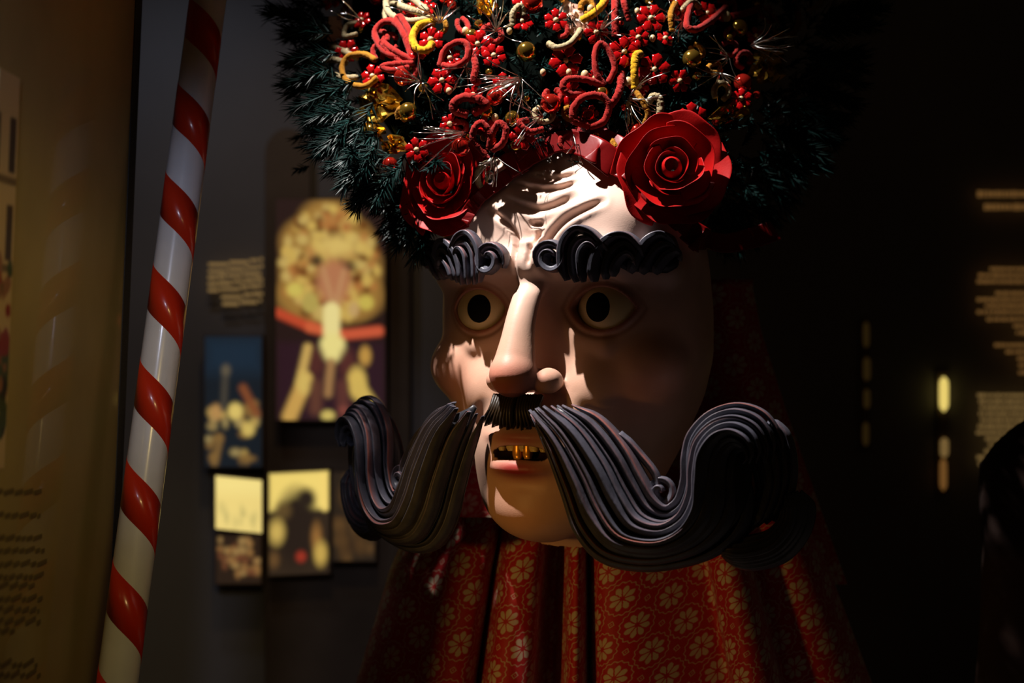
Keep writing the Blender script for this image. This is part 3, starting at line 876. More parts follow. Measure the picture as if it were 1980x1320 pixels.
# --- smaller fillers set deeper between the main ornaments
re_ = np.random.default_rng(21); taken = []
def free_spot(dmin):
    for _ in range(60):
        x = re_.uniform(650, 1500); y = re_.uniform(-40, 285)
        lim = 60 + 235 * math.sqrt(max(1 - ((x - 1080) / 470.0) ** 2, 0))
        if y > lim: continue
        if all((x - a) ** 2 + (y - b) ** 2 > dmin ** 2 for a, b in taken):
            taken.append((x, y)); return x, y
    return None
for q in range(26):
    sp_ = free_spot(44)
    if sp_: bead_flower(sp_[0], sp_[1], re_.uniform(17, 25), re_.uniform(0, 1), (re_.normal() * 0.4, re_.normal() * 0.3))
for q in range(30):
    sp_ = free_spot(34)
    if not sp_: continue
    a0 = re_.uniform(0, 6.28); rr_ = re_.uniform(15, 26); el = re_.uniform(0.4, 0.9)
    pts = []
    for j in range(7):
        a = -2.6 + 5.2 * j / 6; dx, dy = rr_ * (1 + math.cos(a)) * 0.75, rr_ * el * math.sin(a)
        pts.append((sp_[0] + dx * math.cos(a0) - dy * math.sin(a0), sp_[1] + dx * math.sin(a0) + dy * math.cos(a0)))
    chenille(pts, [RC, RC, RC, AC, CC][re_.integers(5)], re_.uniform(4.8, 6), off=14, amp=8)
for q in range(26):
    sp_ = free_spot(26)
    if sp_: bauble(sp_[0], sp_[1], re_.uniform(6, 11), [M_redball, M_goldball][re_.integers(2)], 'bauble', 16)
# --- cream ring holding a silver drop, hanging over the forehead edge
ring = []
for i in range(34):
    a = math.radians(95 + 290 * i / 33)
    ring.append(P(948 + 25 * math.cos(a), 342 - 27 * math.sin(a), 26 + 0.3 * i))
v, f = sweep(np.array(ring), 6.5, 6.5, (0, -1, 0), 12)
rg = tag(obj('chenille_ring', v, f, CC, hat), 'cream chenille ring around a silver drop')
v, f = ellipsoid(P(948, 344, 24), (12, 12, 16), 20, 14); obj('silver_drop', v, f, M_silver, rg)

# --- foil leaves
def foil(outline, m, off=14, crumple=9):
    c = np.mean(outline, 0); rings = 5; v = []; f = []; n = len(outline) * 4
    o = catmull([tuple(x) for x in outline] + [tuple(outline[0])], n + 1)[:-1]
    for i in range(rings + 1):
        t = i / rings
        for j in range(n):
            x, y = c + (o[j] - c) * t
            p, nr = on_hat(x, y, off); v.append(p + nr * (rng.normal() * crumple * 0.35 + crumple * math.sin(j * 1.57 + i) * t))
    for i in range(rings):
        for j in range(n):
            k = (j + 1) % n; f.append([i * n + j, i * n + k, (i + 1) * n + k, (i + 1) * n + j])
    o_ = obj('foil_leaf', v, f, m, hat, smooth=False)
    md = o_.modifiers.new('thickness', 'SOLIDIFY'); md.thickness = 0.0006
    return o_
foil([(705, 172), (745, 160), (775, 190), (770, 215), (735, 235), (705, 232), (692, 205)], M_foil)
foil([(1462, 100), (1490, 92), (1522, 132), (1500, 160), (1470, 158), (1452, 140)], M_foil, 18)
foil([(742, 300), (745, 268), (775, 262), (790, 288), (765, 296)], M_foil)
foil([(1370, 228), (1400, 200), (1440, 195), (1452, 212), (1430, 234), (1395, 238)], M_foil)
foil([(598, 88), (622, 50), (660, 30), (664, 66), (640, 88)], M_foil_pale, 8)
foil([(920, 0), (945, -20), (965, 10), (945, 28), (925, 22)], M_foil)
foil([(700, 245), (722, 238), (745, 250), (735, 272), (708, 266)], M_foil, 10)
foil([(1075, 20), (1110, 0), (1140, 60), (1105, 66)], M_foil_pale, 4)

# --- tinsel sprays
def tinsel(px, py, ang, spread, n, ln):
    b = MB(); p0, nr = on_hat(px, py, 30)
    for i in range(n):
        a = math.radians(ang + rng.normal() * spread); l_ = ln * (0.5 + 0.7 * rng.random())
        d1 = np.array([math.cos(a), -0.25 + rng.normal() * 0.25, math.sin(a)])
        bend = rng.normal(size=3) * 0.25
        q = catmull([p0, p0 + d1 * l_ * 0.5 + bend * l_ * 0.2, p0 + d1 * l_ + bend * l_], 7)
        v, f = sweep(q, 1.1, 0.5, (0.2, -1, 0.3), 4); b.add(v, f)
    b.build('tinsel_spray', M_tinsel, hat)
for a_ in [(852, 44, 120, 50, 16, 70), (1010, 150, 205, 22, 22, 80), (1004, 148, 250, 30, 10, 70), (815, 158, 215, 60, 14, 55), (1214, 190, -20, 50, 14, 75), (1212, 195, -80, 25, 10, 75), (905, 256, 190, 14, 16, 75),
           (956, 300, -110, 30, 14, 45), (1450, 88, 20, 30, 14, 80), (1392, 140, -90, 40, 12, 50), (1240, 270, -100, 20, 6, 40), (1110, 260, -80, 12, 4, 60), (1160, 60, 60, 70, 14, 60), (700, 40, 150, 30, 8, 60),
           (960, 60, 80, 70, 16, 60), (1320, 40, 200, 60, 10, 60), (1050, 225, 170, 40, 8, 60), (900, 130, 20, 70, 12, 50), (1410, 110, 180, 40, 10, 50)]:
    tinsel(*a_)

# --- roses
def rose(center, axis, R, layers, seed, squash=1.0):
    r_ = np.random.default_rng(seed); fr = frame_from(axis)
    # bud heart
    v = []; f = []; nu = 24; nv = 10
    for i in range(nv + 1):
        t = i / nv
        for j in range(nu):
            a = 2 * math.pi * j / nu; rr = R * 0.20 * math.sin(min(t * 1.25 + 0.12, 1.0) * math.pi * 0.5) * (1 - 0.35 * (t > 0.85) * (t - 0.85) / 0.15) * (1 + 0.12 * math.cos(a + 3 * t))
            v.append(center + (fr[0] * math.cos(a) + fr[1] * math.sin(a)) * rr + fr[2] * R * (0.62 * t - 0.25))
    for i in range(nv):
        for j in range(nu):
            k = (j + 1) % nu; f.append([i * nu + j, i * nu + k, (i + 1) * nu + k, (i + 1) * nu + j])
    root = tag(obj('fabric_rose', v, f, M_rose, hat), 'red fabric rose')
    for li, (rad, n, top, flare, half, phase) in enumerate(layers):
        for k in range(n):
            a0 = phase + 2 * math.pi * (k + r_.uniform(-.12, .12)) / n
            nu, nv = 15, 13; pv = []; wob = r_.uniform(-1, 1, 4)
            for i in range(nv):
                t = i / (nv - 1)
                for j in range(nu):
                    u = -1 + 2 * j / (nu - 1)
                    hw = half * (0.55 + 0.45 * math.sin(math.pi * min(t * 0.75 + 0.12, 0.6)))
                    a = a0 + u * hw
                    rr = rad * (0.30 + 0.70 * math.sin(t * math.pi / 2)) * (1 + 0.10 * u) + flare * rad * max(t - 0.55, 0) ** 2 * 5 * (1 - 0.3 * u * u)
                    rr += rad * (0.09 * wob[0] * math.sin(4 * u + wob[1] * 3) * t + 0.04 * math.sin(9 * u + 5 * t + wob[3] * 5) * t * t)
                    zz = R * (-0.30 + (top + 0.30) * t) - R * 0.20 * u * u * t ** 3 + R * 0.09 * wob[2] * math.cos(3 * u + wob[3] * 3) * t
                    zz -= flare * rad * 0.9 * max(t - 0.78, 0) ** 2 * 9
                    pv.append(center + (fr[0] * math.cos(a) + fr[1] * math.sin(a) * squash) * rr * R + fr[2] * zz)
            pf = []
            for i in range(nv - 1):
                for j in range(nu - 1):
                    b = i * nu + j; pf.append([b, b + 1, b + nu + 1, b + nu])
            o = obj('petal', pv, pf, M_rose, root)
            md = o.modifiers.new('thickness', 'SOLIDIFY'); md.thickness = 0.0010
            md = o.modifiers.new('smooth', 'SUBSURF'); md.levels = 1; md.render_levels = 1
    return root
LAY = [(0.32, 2, 0.40, 0.03, 2.1, 0.3), (0.52, 3, 0.40, 0.05, 1.5, 1.2), (0.76, 3, 0.30, 0.10, 1.5, 0.2), (0.95, 5, 0.08, 0.16, 1.1, 0.8)]
rose(P(1300, 326, -95), np.array([-0.12, -1, 0.10]), 97, LAY, 3)
rose(P(862, 354, 78), np.array([-0.30, -0.9, 0.25]), 84, LAY, 5, 1.22)

# --- satin ruffle along the brow of the mask
def ruffle(path_px, off, hgt, amp, freq, seed, name='satin_ruffle', fall=60.0):
    """gathered ribbon whose free lower edge follows path_px, lying off in front of the forehead"""
    n = 260; q = catmull(path_px, n); dep = np.array([face_depth(x, y, np.nan) for x, y in q])
    ok = ~np.isnan(dep)
    dep = np.interp(np.arange(n), np.where(ok)[0], dep[ok]) if ok.sum() > 4 else np.linspace(*fall, n)
    dep = np.convolve(np.pad(dep, 12, 'edge'), np.ones(25) / 25, 'valid') - off
    pts = np.array([P(x, y, d_) for (x, y), d_ in zip(q, dep)])
    T = unit(np.gradient(pts, axis=0)); fw = np.array([0, -1.0, 0.0]); up = unit(np.cross(T, fw))
    up = np.where(up[:, 2:3] < 0, -up, up)
    v = []; f = []; nw = 14
    s = np.concatenate([[0], np.cumsum(np.linalg.norm(np.diff(pts, axis=0), axis=1))])
    ph = s / freq * 2 * math.pi + 0.9 * np.sin(s / 90.0 + seed)
    for i in range(n):
        am = amp * (0.9 + 0.45 * math.sin(s[i] / 47.0 + seed * 2))
        for j in range(nw):
            w = j / (nw - 1)            # 0 at the hat, 1 at the free lower edge
            p = pts[i] + up[i] * hgt * (1 - w) + fw * am * (0.35 + 0.65 * w) * (0.9 + math.sin(ph[i])) \
                + T[i] * am * 1.2 * w * math.sin(2 * ph[i] + 0.5) + up[i] * am * 0.45 * w * math.cos(ph[i] * 0.5 + seed)
            v.append(p)
    for i in range(n - 1):
        for j in range(nw - 1):
            b = i * nw + j; f.append([b, b + 1, b + nw + 1, b + nw])
    o = obj(name, v, f, M_satin, hat); o['label'] = 'gathered red satin ruffle'
    md = o.modifiers.new('thickness', 'SOLIDIFY'); md.thickness = 0.0011
    return o
ruffle([(905, 436), (922, 408), (948, 382), (985, 352), (1020, 332)], 3, 26, 5.5, 40, 1)
ruffle([(985, 345), (1025, 322), (1065, 306), (1105, 298), (1145, 312), (1185, 342), (1225, 368), (1262, 402), (1305, 452), (1350, 486)], 8, 46, 14, 76, 2)
ruffle([(990, 318), (1040, 282), (1085, 256), (1115, 262), (1160, 282), (1210, 312), (1250, 350)], 14, 36, 15, 84, 3)
ruffle([(1345, 478), (1400, 490), (1450, 480), (1500, 464)], 0, 40, 8, 120, 4, fall=(300.0, 400.0))

# ------------------------------------------------------------------ patterned robe
def robe_material():
    m = bpy.data.materials.new('printed_red_cloth'); m.use_nodes = True; nt = m.node_tree; b = nt.nodes['Principled BSDF']
    class E:
        def __init__(s, sock): s.s = sock
        def op(s, o, *a, clamp=False): return mth(o, s, *a, clamp=clamp)
        def __add__(s, o): return mth('ADD', s, o)
        def __sub__(s, o): return mth('SUBTRACT', s, o)
        def __rsub__(s, o): return mth('SUBTRACT', o, s)
        def __mul__(s, o): return mth('MULTIPLY', s, o)
        __rmul__ = __mul__; __radd__ = __add__
    def mth(o, *a, clamp=False):
        n = nt.nodes.new('ShaderNodeMath'); n.operation = o; n.use_clamp = clamp
        for i, x in enumerate(a):
            if isinstance(x, E): nt.links.new(x.s, n.inputs[i])
            else: n.inputs[i].default_value = x
        return E(n.outputs[0])
    def step(e, x, w=0.012):   # 1 where x < e, soft edge
        n = nt.nodes.new('ShaderNodeMapRange'); n.interpolation_type = 'SMOOTHSTEP'
        nt.links.new((e - x).s if isinstance(e, E) else mth('SUBTRACT', e, x).s, n.inputs['Value'])
        n.inputs['From Min'].default_value = -w; n.inputs['From Max'].default_value = w
        return E(n.outputs['Result'])
    uvn = nt.nodes.new('ShaderNodeUVMap'); uvn.uv_map = 'map'
    nz = nt.nodes.new('ShaderNodeTexNoise'); nz.inputs['Scale'].default_value = 30; nt.links.new(uvn.outputs[0], nz.inputs['Vector'])
    sp = nt.nodes.new('ShaderNodeSeparateXYZ'); nt.links.new(uvn.outputs[0], sp.inputs[0])
    wob = (E(nz.outputs['Fac']) - 0.5) * 0.03
    U, Vv = E(sp.outputs['X']) + wob, E(sp.outputs['Y']) + wob
    masks = []
    for o in (0.0, 0.5):
        x = (U + o).op('FRACT') - 0.5; y = (Vv + o).op('FRACT') - 0.5
        r = (x * x + y * y).op('SQRT'); a = mth('ARCTAN2', y, x)
        c4 = (a * 4.0).op('COSINE').op('ABSOLUTE')            # 1 on petal axis
        c8 = (a * 8.0).op('COSINE')
        s4 = (a * 4.0).op('SINE').op('ABSOLUTE')
        edge = 0.150 + 0.095 * c4
        petal = step(edge, r) * step(r, 0.040 + 0 * r, 0.01) * step(r * c4, 0.046, 0.010)
        rr = (r - (0.320 + 0.014 * (a * 16.0).op('COSINE'))).op('ABSOLUTE')
        ring = step(0.011, rr, 0.006)
        masks.append(petal.op('MAXIMUM', ring * 0.75))
    for ox, oy in ((0.5, 0.0), (0.0, 0.5)):
        x = ((U + ox).op('FRACT') - 0.5).op('ABSOLUTE'); y = ((Vv + oy).op('FRACT') - 0.5).op('ABSOLUTE')
        dmd = x + y
        masks.append(step(0.012, (dmd - 0.060).op('ABSOLUTE'), 0.006) * 0.8)
        r2 = (x * x + y * y).op('SQRT')
        masks.append(step(0.014, r2, 0.006) * 0.7)
    tot = masks[0]
    for k in masks[1:]: tot = tot.op('MAXIMUM', k)
    mx = nt.nodes.new('ShaderNodeMix'); mx.data_type = 'RGBA'
    mx.inputs['A'].default_value = (0.42, 0.008, 0.008, 1); mx.inputs['B'].default_value = (0.52, 0.40, 0.27, 1)
    nt.links.new(tot.s, mx.inputs['Factor']); nt.links.new(mx.outputs['Result'], b.inputs['Base Color'])
    b.inputs['Roughness'].default_value = 0.62; b.inputs['Specular IOR Level'].default_value = 0.35; b.inputs['Sheen Weight'].default_value = 0.15
    wv = nt.nodes.new('ShaderNodeTexNoise'); wv.inputs['Scale'].default_value = 260; nt.links.new(uvn.outputs[0], wv.inputs['Vector'])
    bp = nt.nodes.new('ShaderNodeBump'); bp.inputs['Strength'].default_value = 0.12; bp.inputs['Distance'].default_value = 0.0006
    nt.links.new(wv.outputs['Fac'], bp.inputs['Height']); nt.links.new(bp.outputs['Normal'], b.inputs['Normal'])
    return m
M_robe = robe_material()
robe = empty('printed_robe'); tag(robe, 'red robe printed with cream flowers hanging in folds below the mask', 'robe')
def robe_sheet(name, prof, rows, cx, zrows, uv_off=0.0, tilt=0.0):
    """prof: (px at picture bottom, depth); rows: (py, scale of width about cx, mean depth, fold gain)"""
    pr = np.array(prof, float); t0 = np.linspace(0, len(pr) - 1, 300)
    q = catmull(pr, 300)
    arc = np.concatenate([[0], np.cumsum(np.hypot(*np.diff(q, axis=0).T))])
    v = []; uv = []; f = []
    rr = np.array(rows, float)
    n = len(zrows)
    for py in zrows:
        sc = np.interp(py, rr[:, 0], rr[:, 1]); md = np.interp(py, rr[:, 0], rr[:, 2]); gn = np.interp(py, rr[:, 0], rr[:, 3])
        for j in range(300):
            uy = md + q[j, 1] * gn
            uy -= min(q[j, 0] - cx, 0) * tilt; p = P(cx + (q[j, 0] - cx) * sc, py, uy)
            v.append(p); uv.append([arc[j] * (0.45 + 0.55 * sc) / 104.0 + uv_off, (p[2]) / 104.0])
    for i in range(n - 1):
        for j in range(299):
            b = i * 300 + j; f.append([b, b + 1, b + 301, b + 300])
    o = obj(name, v, np.array(f), M_robe, robe, uvs=uv)
    md_ = o.modifiers.new('thickness', 'SOLIDIFY'); md_.thickness = 0.0012
    return o
prof = [(690, 190), (705, 120), (745, 40), (800, 10), (850, -35), (895, -30), (916, 30), (922, 80), (934, 20), (955, -45), (990, -52), (1025, -20), (1034, 60), (1050, 130), (1072, 140), (1090, 40), (1100, -22), (1116, -32),
        (1130, 20), (1140, 85), (1152, 20), (1175, -30), (1230, -38), (1300, -10), (1370, 22), (1410, 30), (1422, -20), (1455, -58), (1490, -40), (1507, 15), (1516, 75), (1545, 60), (1600, 50), (1650, 90), (1685, 190)]
py_floor = 660 - ZF
robe_sheet('robe_front', prof, [(1000, 0.77, 190, 0.6), (1046, 0.80, 185, 0.7), (1100, 0.85, 170, 0.85), (1320, 1.0, 140, 1.0), (1700, 1.12, 120, 1.2), (py_floor, 1.5, 110, 1.3)], 1130,
           list(np.linspace(1000, 1400, 66)) + list(np.linspace(1500, py_floor, 14)), tilt=0.28)
prof_b = [(905, 60), (930, 10), (1000, 60), (1080, 20), (1160, 60), (1240, 10), (1320, 55), (1380, 10), (1420, -12), (1450, 14), (1480, 60)]
robe_sheet('neck_cloth', prof_b, [(560, 0.92, 400, 1), (640, 0.97, 400, 1), (800, 1.13, 395, 1), (1060, 1.42, 385, 1.2), (1130, 1.5, 380, 1.2)], 1165, list(np.linspace(540, 1130, 50)), 0.3)

# ------------------------------------------------------------------ background: reflections built as a dark board and glowing prints
def paint_canvas(x0, x1, y0, y1, nx, ny, bgc, shapes):
    px = np.linspace(x0, x1, nx)[None, :]; py = np.linspace(y0, y1, ny)[:, None]
    PX = np.broadcast_to(px, (ny, nx)); PY = np.broadcast_to(py, (ny, nx))
    c = np.tile(np.array(bgc, float), (ny, nx, 1))
    for kind, prm, colr, soft in shapes:
        if kind == 'e':
            cx, cy, rx, ry = prm; dd = (np.sqrt(((PX - cx) / rx) ** 2 + ((PY - cy) / ry) ** 2) - 1) * min(rx, ry)
        elif kind == 'l':
            ax, ay, bx, by, r = prm; t = np.clip(((PX - ax) * (bx - ax) + (PY - ay) * (by - ay)) / ((bx - ax) ** 2 + (by - ay) ** 2), 0, 1)
            dd = np.hypot(PX - ax - (bx - ax) * t, PY - ay - (by - ay) * t) - r
        elif kind == 'r':
            ax, ay, bx, by = prm; dd = np.maximum(np.maximum(ax - PX, PX - bx), np.maximum(ay - PY, PY - by))
        w = np.clip(0.5 - dd / (2 * soft), 0, 1)[:, :, None]; c = c * (1 - w) + np.array(colr) * w
    return PX, PY, c
def reflection(name, label, x0, x1, y0, y1, uy, nx, ny, bgc, shapes, cat='reflection', gain=1.0, skew=0.0, group=None):
    root = empty(name); tag(root, label, cat, group or 'reflected prints built as glowing panels')  # emissive panel added in place of a print mirrored in glass
    PX, PY, c = paint_canvas(x0, x1, y0, y1, nx, ny, bgc, shapes)
    k = (F + uy) / F
    sk = skew * (PX - (x0 + x1) / 2)
    v = np.stack([(PX - 990) * k, np.full_like(PX, uy), (660 - PY - sk) * k], -1).reshape(-1, 3)
    f = []
    for i in range(ny - 1):
        for j in range(nx - 1):
            b = i * nx + j; f.append([b, b + nx, b + nx + 1, b + 1])
    obj('print', v, np.array(f), M_print, root, colors=c.reshape(-1, 3) * gain, smooth=False)
    # shallow casing behind the print
    y_ = uy + 2; d2 = 34
    cs = [((x0 - 3), (y0 - 3)), ((x1 + 3), (y0 - 3)), ((x1 + 3), (y1 + 3)), ((x0 - 3), (y1 + 3))]
    vv = [[(a - 990) * k, yy, (660 - b - skew * (a - (x0 + x1) / 2)) * k] for yy in (y_, y_ + d2) for a, b in cs]
    obj('casing', np.array(vv), [[0, 1, 2, 3], [7, 6, 5, 4], [0, 4, 5, 1], [1, 5, 6, 2], [2, 6, 7, 3], [3, 7, 4, 0]], M_board, root, smooth=False)
    return root
UB = 1560.0
Y1 = (0.80, 0.55, 0.10); Y2 = (0.95, 0.78, 0.26); OR = (0.55, 0.20, 0.03); RD = (0.62, 0.08, 0.03); PU = (0.030, 0.012, 0.016); BR = (0.20, 0.07, 0.02)
shp = []
# tall fan of flowers
for cx, cy, rx, ry in [(632, 425, 52, 40), (600, 470, 58, 52), (668, 470, 56, 52), (640, 520, 98, 72), (590, 560, 50, 48), (690, 565, 46, 52), (638, 575, 100, 52)]:
    shp.append(('e', (cx, cy, rx, ry), (0.40, 0.21, 0.045), 10))
r2 = np.random.default_rng(3)
for _ in range(190):
    a = r2.uniform(0, 2 * math.pi); q = r2.uniform(0, 1) ** .5; x = 638 + 92 * q * math.cos(a); y = 510 + 108 * q * math.sin(a)
    shp.append(('e', (x, y, r2.uniform(6, 12), r2.uniform(6, 12)), [(0.72, 0.48, 0.11), (0.50, 0.20, 0.05), (0.66, 0.46, 0.13), (0.16, 0.05, 0.01)][r2.integers(4)], 5))
shp += [('e', (655, 476, 40, 20), (0.82, 0.58, 0.16), 14), ('e', (612, 504, 13, 9), (0.08, 0.05, 0.02), 6), ('e', (672, 514, 14, 9), (0.08, 0.05, 0.02), 6),
        ('e', (645, 545, 32, 42), (0.55, 0.22, 0.10), 10), ('l', (625, 520, 645, 590, 4), (0.62, 0.32, 0.14), 5), ('l', (665, 525, 648, 590, 4), (0.62, 0.32, 0.14), 5)]
shp += [('l', (536, 604, 600, 632, 9), RD, 5), ('l', (600, 632, 660, 648, 10), (0.75, 0.14, 0.05), 5), ('l', (660, 648, 732, 640, 10), (0.72, 0.12, 0.05), 5),
        ('e', (570, 560, 16, 14), (0.75, 0.60, 0.12), 5), ('e', (600, 585, 16, 20), (0.55, 0.42, 0.10), 4), ('e', (708, 585, 14, 14), (0.70, 0.55, 0.10), 5), ('e', (684, 598, 10, 14), (0.66, 0.42, 0.16), 4),
        ('r', (535, 662, 745, 812), (0.034, 0.012, 0.018), 10),
        ('l', (641, 600, 641, 640, 16), (1.0, 0.85, 0.34), 5), ('e', (643, 672, 25, 28), (1.0, 0.86, 0.30), 6), ('l', (640, 700, 634, 760, 8), (0.42, 0.22, 0.08), 6),
        ('e', (610, 700, 17, 30), (0.10, 0.028, 0.022), 8), ('e', (672, 705, 16, 30), (0.11, 0.030, 0.024), 8), ('l', (595, 672, 584, 720, 8), (0.70, 0.45, 0.12), 5), ('l', (590, 735, 560, 805, 14), (0.72, 0.42, 0.10), 6),
        ('e', (588, 740, 15, 22), (0.80, 0.56, 0.14), 6), ('e', (706, 688, 11, 18), (0.62, 0.34, 0.07), 5), ('e', (690, 740, 18, 30), (0.80, 0.55, 0.12), 6), ('l', (694, 750, 722, 792, 14), (0.78, 0.54, 0.12), 6),
        ('l', (612, 745, 610, 790, 12), (0.14, 0.05, 0.03), 8), ('l', (662, 745, 664, 800, 12), (0.13, 0.04, 0.03), 8), ('e', (634, 803, 13, 10), (0.72, 0.56, 0.14), 4), ('e', (664, 792, 8, 8), (0.26, 0.07, 0.05), 5)]
# board added in place of a dark arched reflection
k = (F + UB + 30) / F
ol = [(512, 1330), (512, 330)] + [(556 - 44 * math.cos(math.pi * i / 12), 300 - 52 * math.sin(math.pi * i / 12)) for i in range(13)] + [(600, 392), (792, 392), (792, 1330)]
ol = [(x, min(y, 660 + 1600 / k)) for x, y in ol]
fv = [[(x - 990) * k, UB + 30 + dy, (660 - y) * k if y < 1320 else ZF] for dy in (0, 24) for x, y in ol]
n = len(ol); ff = [list(range(n))[::-1], [n + i for i in range(n)]] + [[i, (i + 1) % n, n + (i + 1) % n, n + i] for i in range(n)]
tag(obj('arch_reflection_board', fv, ff, M_board, None, smooth=False), 'dark brown board standing in for an arched reflection behind the prints', 'board')

reflection('reflected_print', 'large reflected print of a figure in a tall flower headdress', 534, 744, 385, 812, UB - 30, 90, 170, (0.026, 0.012, 0.010), shp, gain=0.72)
shp = [('r', (396, 652, 508, 720), (0.010, 0.020, 0.034), 20)]
for _ in range(26):
    x = r2.uniform(400, 498); y = r2.uniform(770, 890)
    shp.append(('e', (x, y, r2.uniform(4, 10), r2.uniform(4, 10)), [(0.40, 0.27, 0.07), (0.20, 0.11, 0.03), (0.30, 0.22, 0.08)][r2.integers(3)], 5))
shp += [('e', (455, 795, 14, 16), (0.62, 0.46, 0.12), 5), ('e', (418, 797, 12, 15), (0.40, 0.22, 0.07), 5), ('e', (480, 830, 12, 13), (0.55, 0.40, 0.10), 5), ('l', (470, 750, 496, 800, 7), (0.20, 0.06, 0.02), 6),
        ('l', (436, 720, 432, 790, 5), (0.06, 0.05, 0.035), 6), ('e', (437, 715, 8, 10), (0.10, 0.08, 0.05), 5), ('l', (425, 850, 415, 895, 6), (0.18, 0.10, 0.03), 5)]
reflection('reflected_print', 'small dark blue reflected print of a crowd at night', 396, 506, 650, 902, UB - 10, 50, 90, (0.008, 0.011, 0.015), shp)
shp = [('l', (425, 940, 498, 935, 12), (0.86, 0.70, 0.24), 18)]
for _ in range(12):
    shp.append(('e', (r2.uniform(425, 500), r2.uniform(980, 1012), r2.uniform(2, 4), r2.uniform(4, 9)), (0.55, 0.45, 0.15), 4))
reflection('reflected_print', 'bright cream reflected print above the small brown crowd print', 417, 506, 924, 1026, UB - 10, 40, 44, (0.80, 0.62, 0.20), shp, skew=0.10)
shp = []
for _ in range(34):
    shp.append(('e', (r2.uniform(422, 500), r2.uniform(1042, 1112), r2.uniform(3, 7), r2.uniform(4, 8)), [(0.26, 0.13, 0.04), (0.14, 0.05, 0.02), (0.30, 0.18, 0.06)][r2.integers(3)], 4))
reflection('reflected_print', 'dim brown reflected print of a crowd, lowest on the left', 418, 504, 1036, 1128, UB - 10, 40, 44, (0.022, 0.012, 0.007), shp)
shp = [('r', (520, 912, 636, 985), (0.82, 0.62, 0.16), 6), ('e', (572, 1020, 40, 72), (0.020, 0.012, 0.008), 12), ('e', (592, 965, 18, 20), (0.022, 0.014, 0.009), 8), ('e', (548, 985, 14, 16), (0.10, 0.06, 0.02), 8), ('e', (535, 1026, 14, 22), (0.55, 0.38, 0.09), 8),
       ('e', (612, 1040, 9, 24), (0.26, 0.12, 0.03), 6), ('e', (620, 1072, 12, 22), (0.50, 0.33, 0.07), 6), ('e', (582, 1076, 9, 10), (0.30, 0.03, 0.015), 5), ('e', (530, 1080, 9, 14), (0.12, 0.06, 0.02), 6), ('l', (626, 920, 628, 985, 5), (0.85, 0.62, 0.16), 4)]
reflection('reflected_print', 'reflected print with a bright sky and a dark horned figure', 520, 636, 912, 1110, UB - 20, 50, 80, (0.030, 0.018, 0.010), shp, skew=-0.05)
shp = []
for _ in range(20):
    shp.append(('e', (r2.uniform(650, 716), r2.uniform(930, 1080), r2.uniform(6, 12), r2.uniform(8, 18)), [(0.07, 0.035, 0.012), (0.045, 0.022, 0.009), (0.10, 0.05, 0.016)][r2.integers(3)], 8))
reflection('reflected_print', 'dim brown reflected print partly behind the moustache', 644, 724, 914, 1084, UB - 20, 34, 60, (0.022, 0.014, 0.008), shp)

def text_block(name, label, lines, uy, m, h, cat='reflected text', slope=0.0, plane=None, mlen=(5, 16)):
    """lines: (x0, x1, py); every line is one part made of short word blocks"""
    root = empty(name); tag(root, label, cat, 'mirrored text built as glowing blocks')  # glowing blocks put in for text mirrored in glass
    k = (F + uy) / F; r_ = np.random.default_rng(int(lines[0][2]))
    for x0, x1, py in lines:
        b = MB(); x = x0
        while x < x1 - 2:
            w = min(r_.uniform(*mlen), x1 - x)
            hh = h * r_.uniform(0.75, 1.0) * 0.5
            if plane is None:
                c = np.array([(x + w / 2 - 990) * k, uy, (660 - py - slope * (x - x0)) * k]); v, f = box(c, w / 2 * k, 1.0, hh * k)
            else:
                v, f = plane(x, w, py, hh)
            b.add(v, f); x += w + r_.uniform(1.5, 3.0)
        b.build('text_line', m, root, smooth=False)
    return root
text_block('mirror_text', 'block of reflected text lines beside the headdress print', [(403, 508, 511), (403, 508, 524), (402, 508, 536), (402, 508, 549), (402, 508, 561), (428, 508, 574), (430, 506, 587)], 1600, M_text, 7.5, slope=-0.10, mlen=(14, 40))
text_block('mirror_text', 'two dim reflected heading lines at the upper right edge', [(1890, 2060, 375), (1903, 2060, 400)], 1600, M_text_dim, 13, mlen=(3, 9))
text_block('mirror_text', 'dim reflected paragraph with ragged left edge in the middle of the right edge',
           [(1914, 2060, 520), (1892, 2060, 532), (1889, 2060, 544), (1925, 2060, 567), (1889, 2060, 579), (1905, 2060, 591), (1889, 2060, 603), (1908, 2060, 617), (1960, 2060, 630), (1965, 2060, 643), (1923, 2060, 667), (1945, 2060, 680), (1968, 2060, 693), (1970, 2060, 706), (1970, 2060, 720)], 1600, M_text_dim, 7.5, mlen=(5, 14))
text_block('mirror_text', 'brighter paragraph of reflected text lines lowest at the right edge',
           [(1890, 2060, 764), (1893, 2060, 776), (1895, 2060, 788), (1893, 2060, 800), (1896, 2060, 812), (1891, 2060, 824), (1888, 2060, 836), (1906, 2060, 848), (1912, 2060, 860), (1904, 2060, 872), (1889, 2060, 884), (1892, 2060, 896)], 1600, M_text, 7.5, mlen=(5, 14))

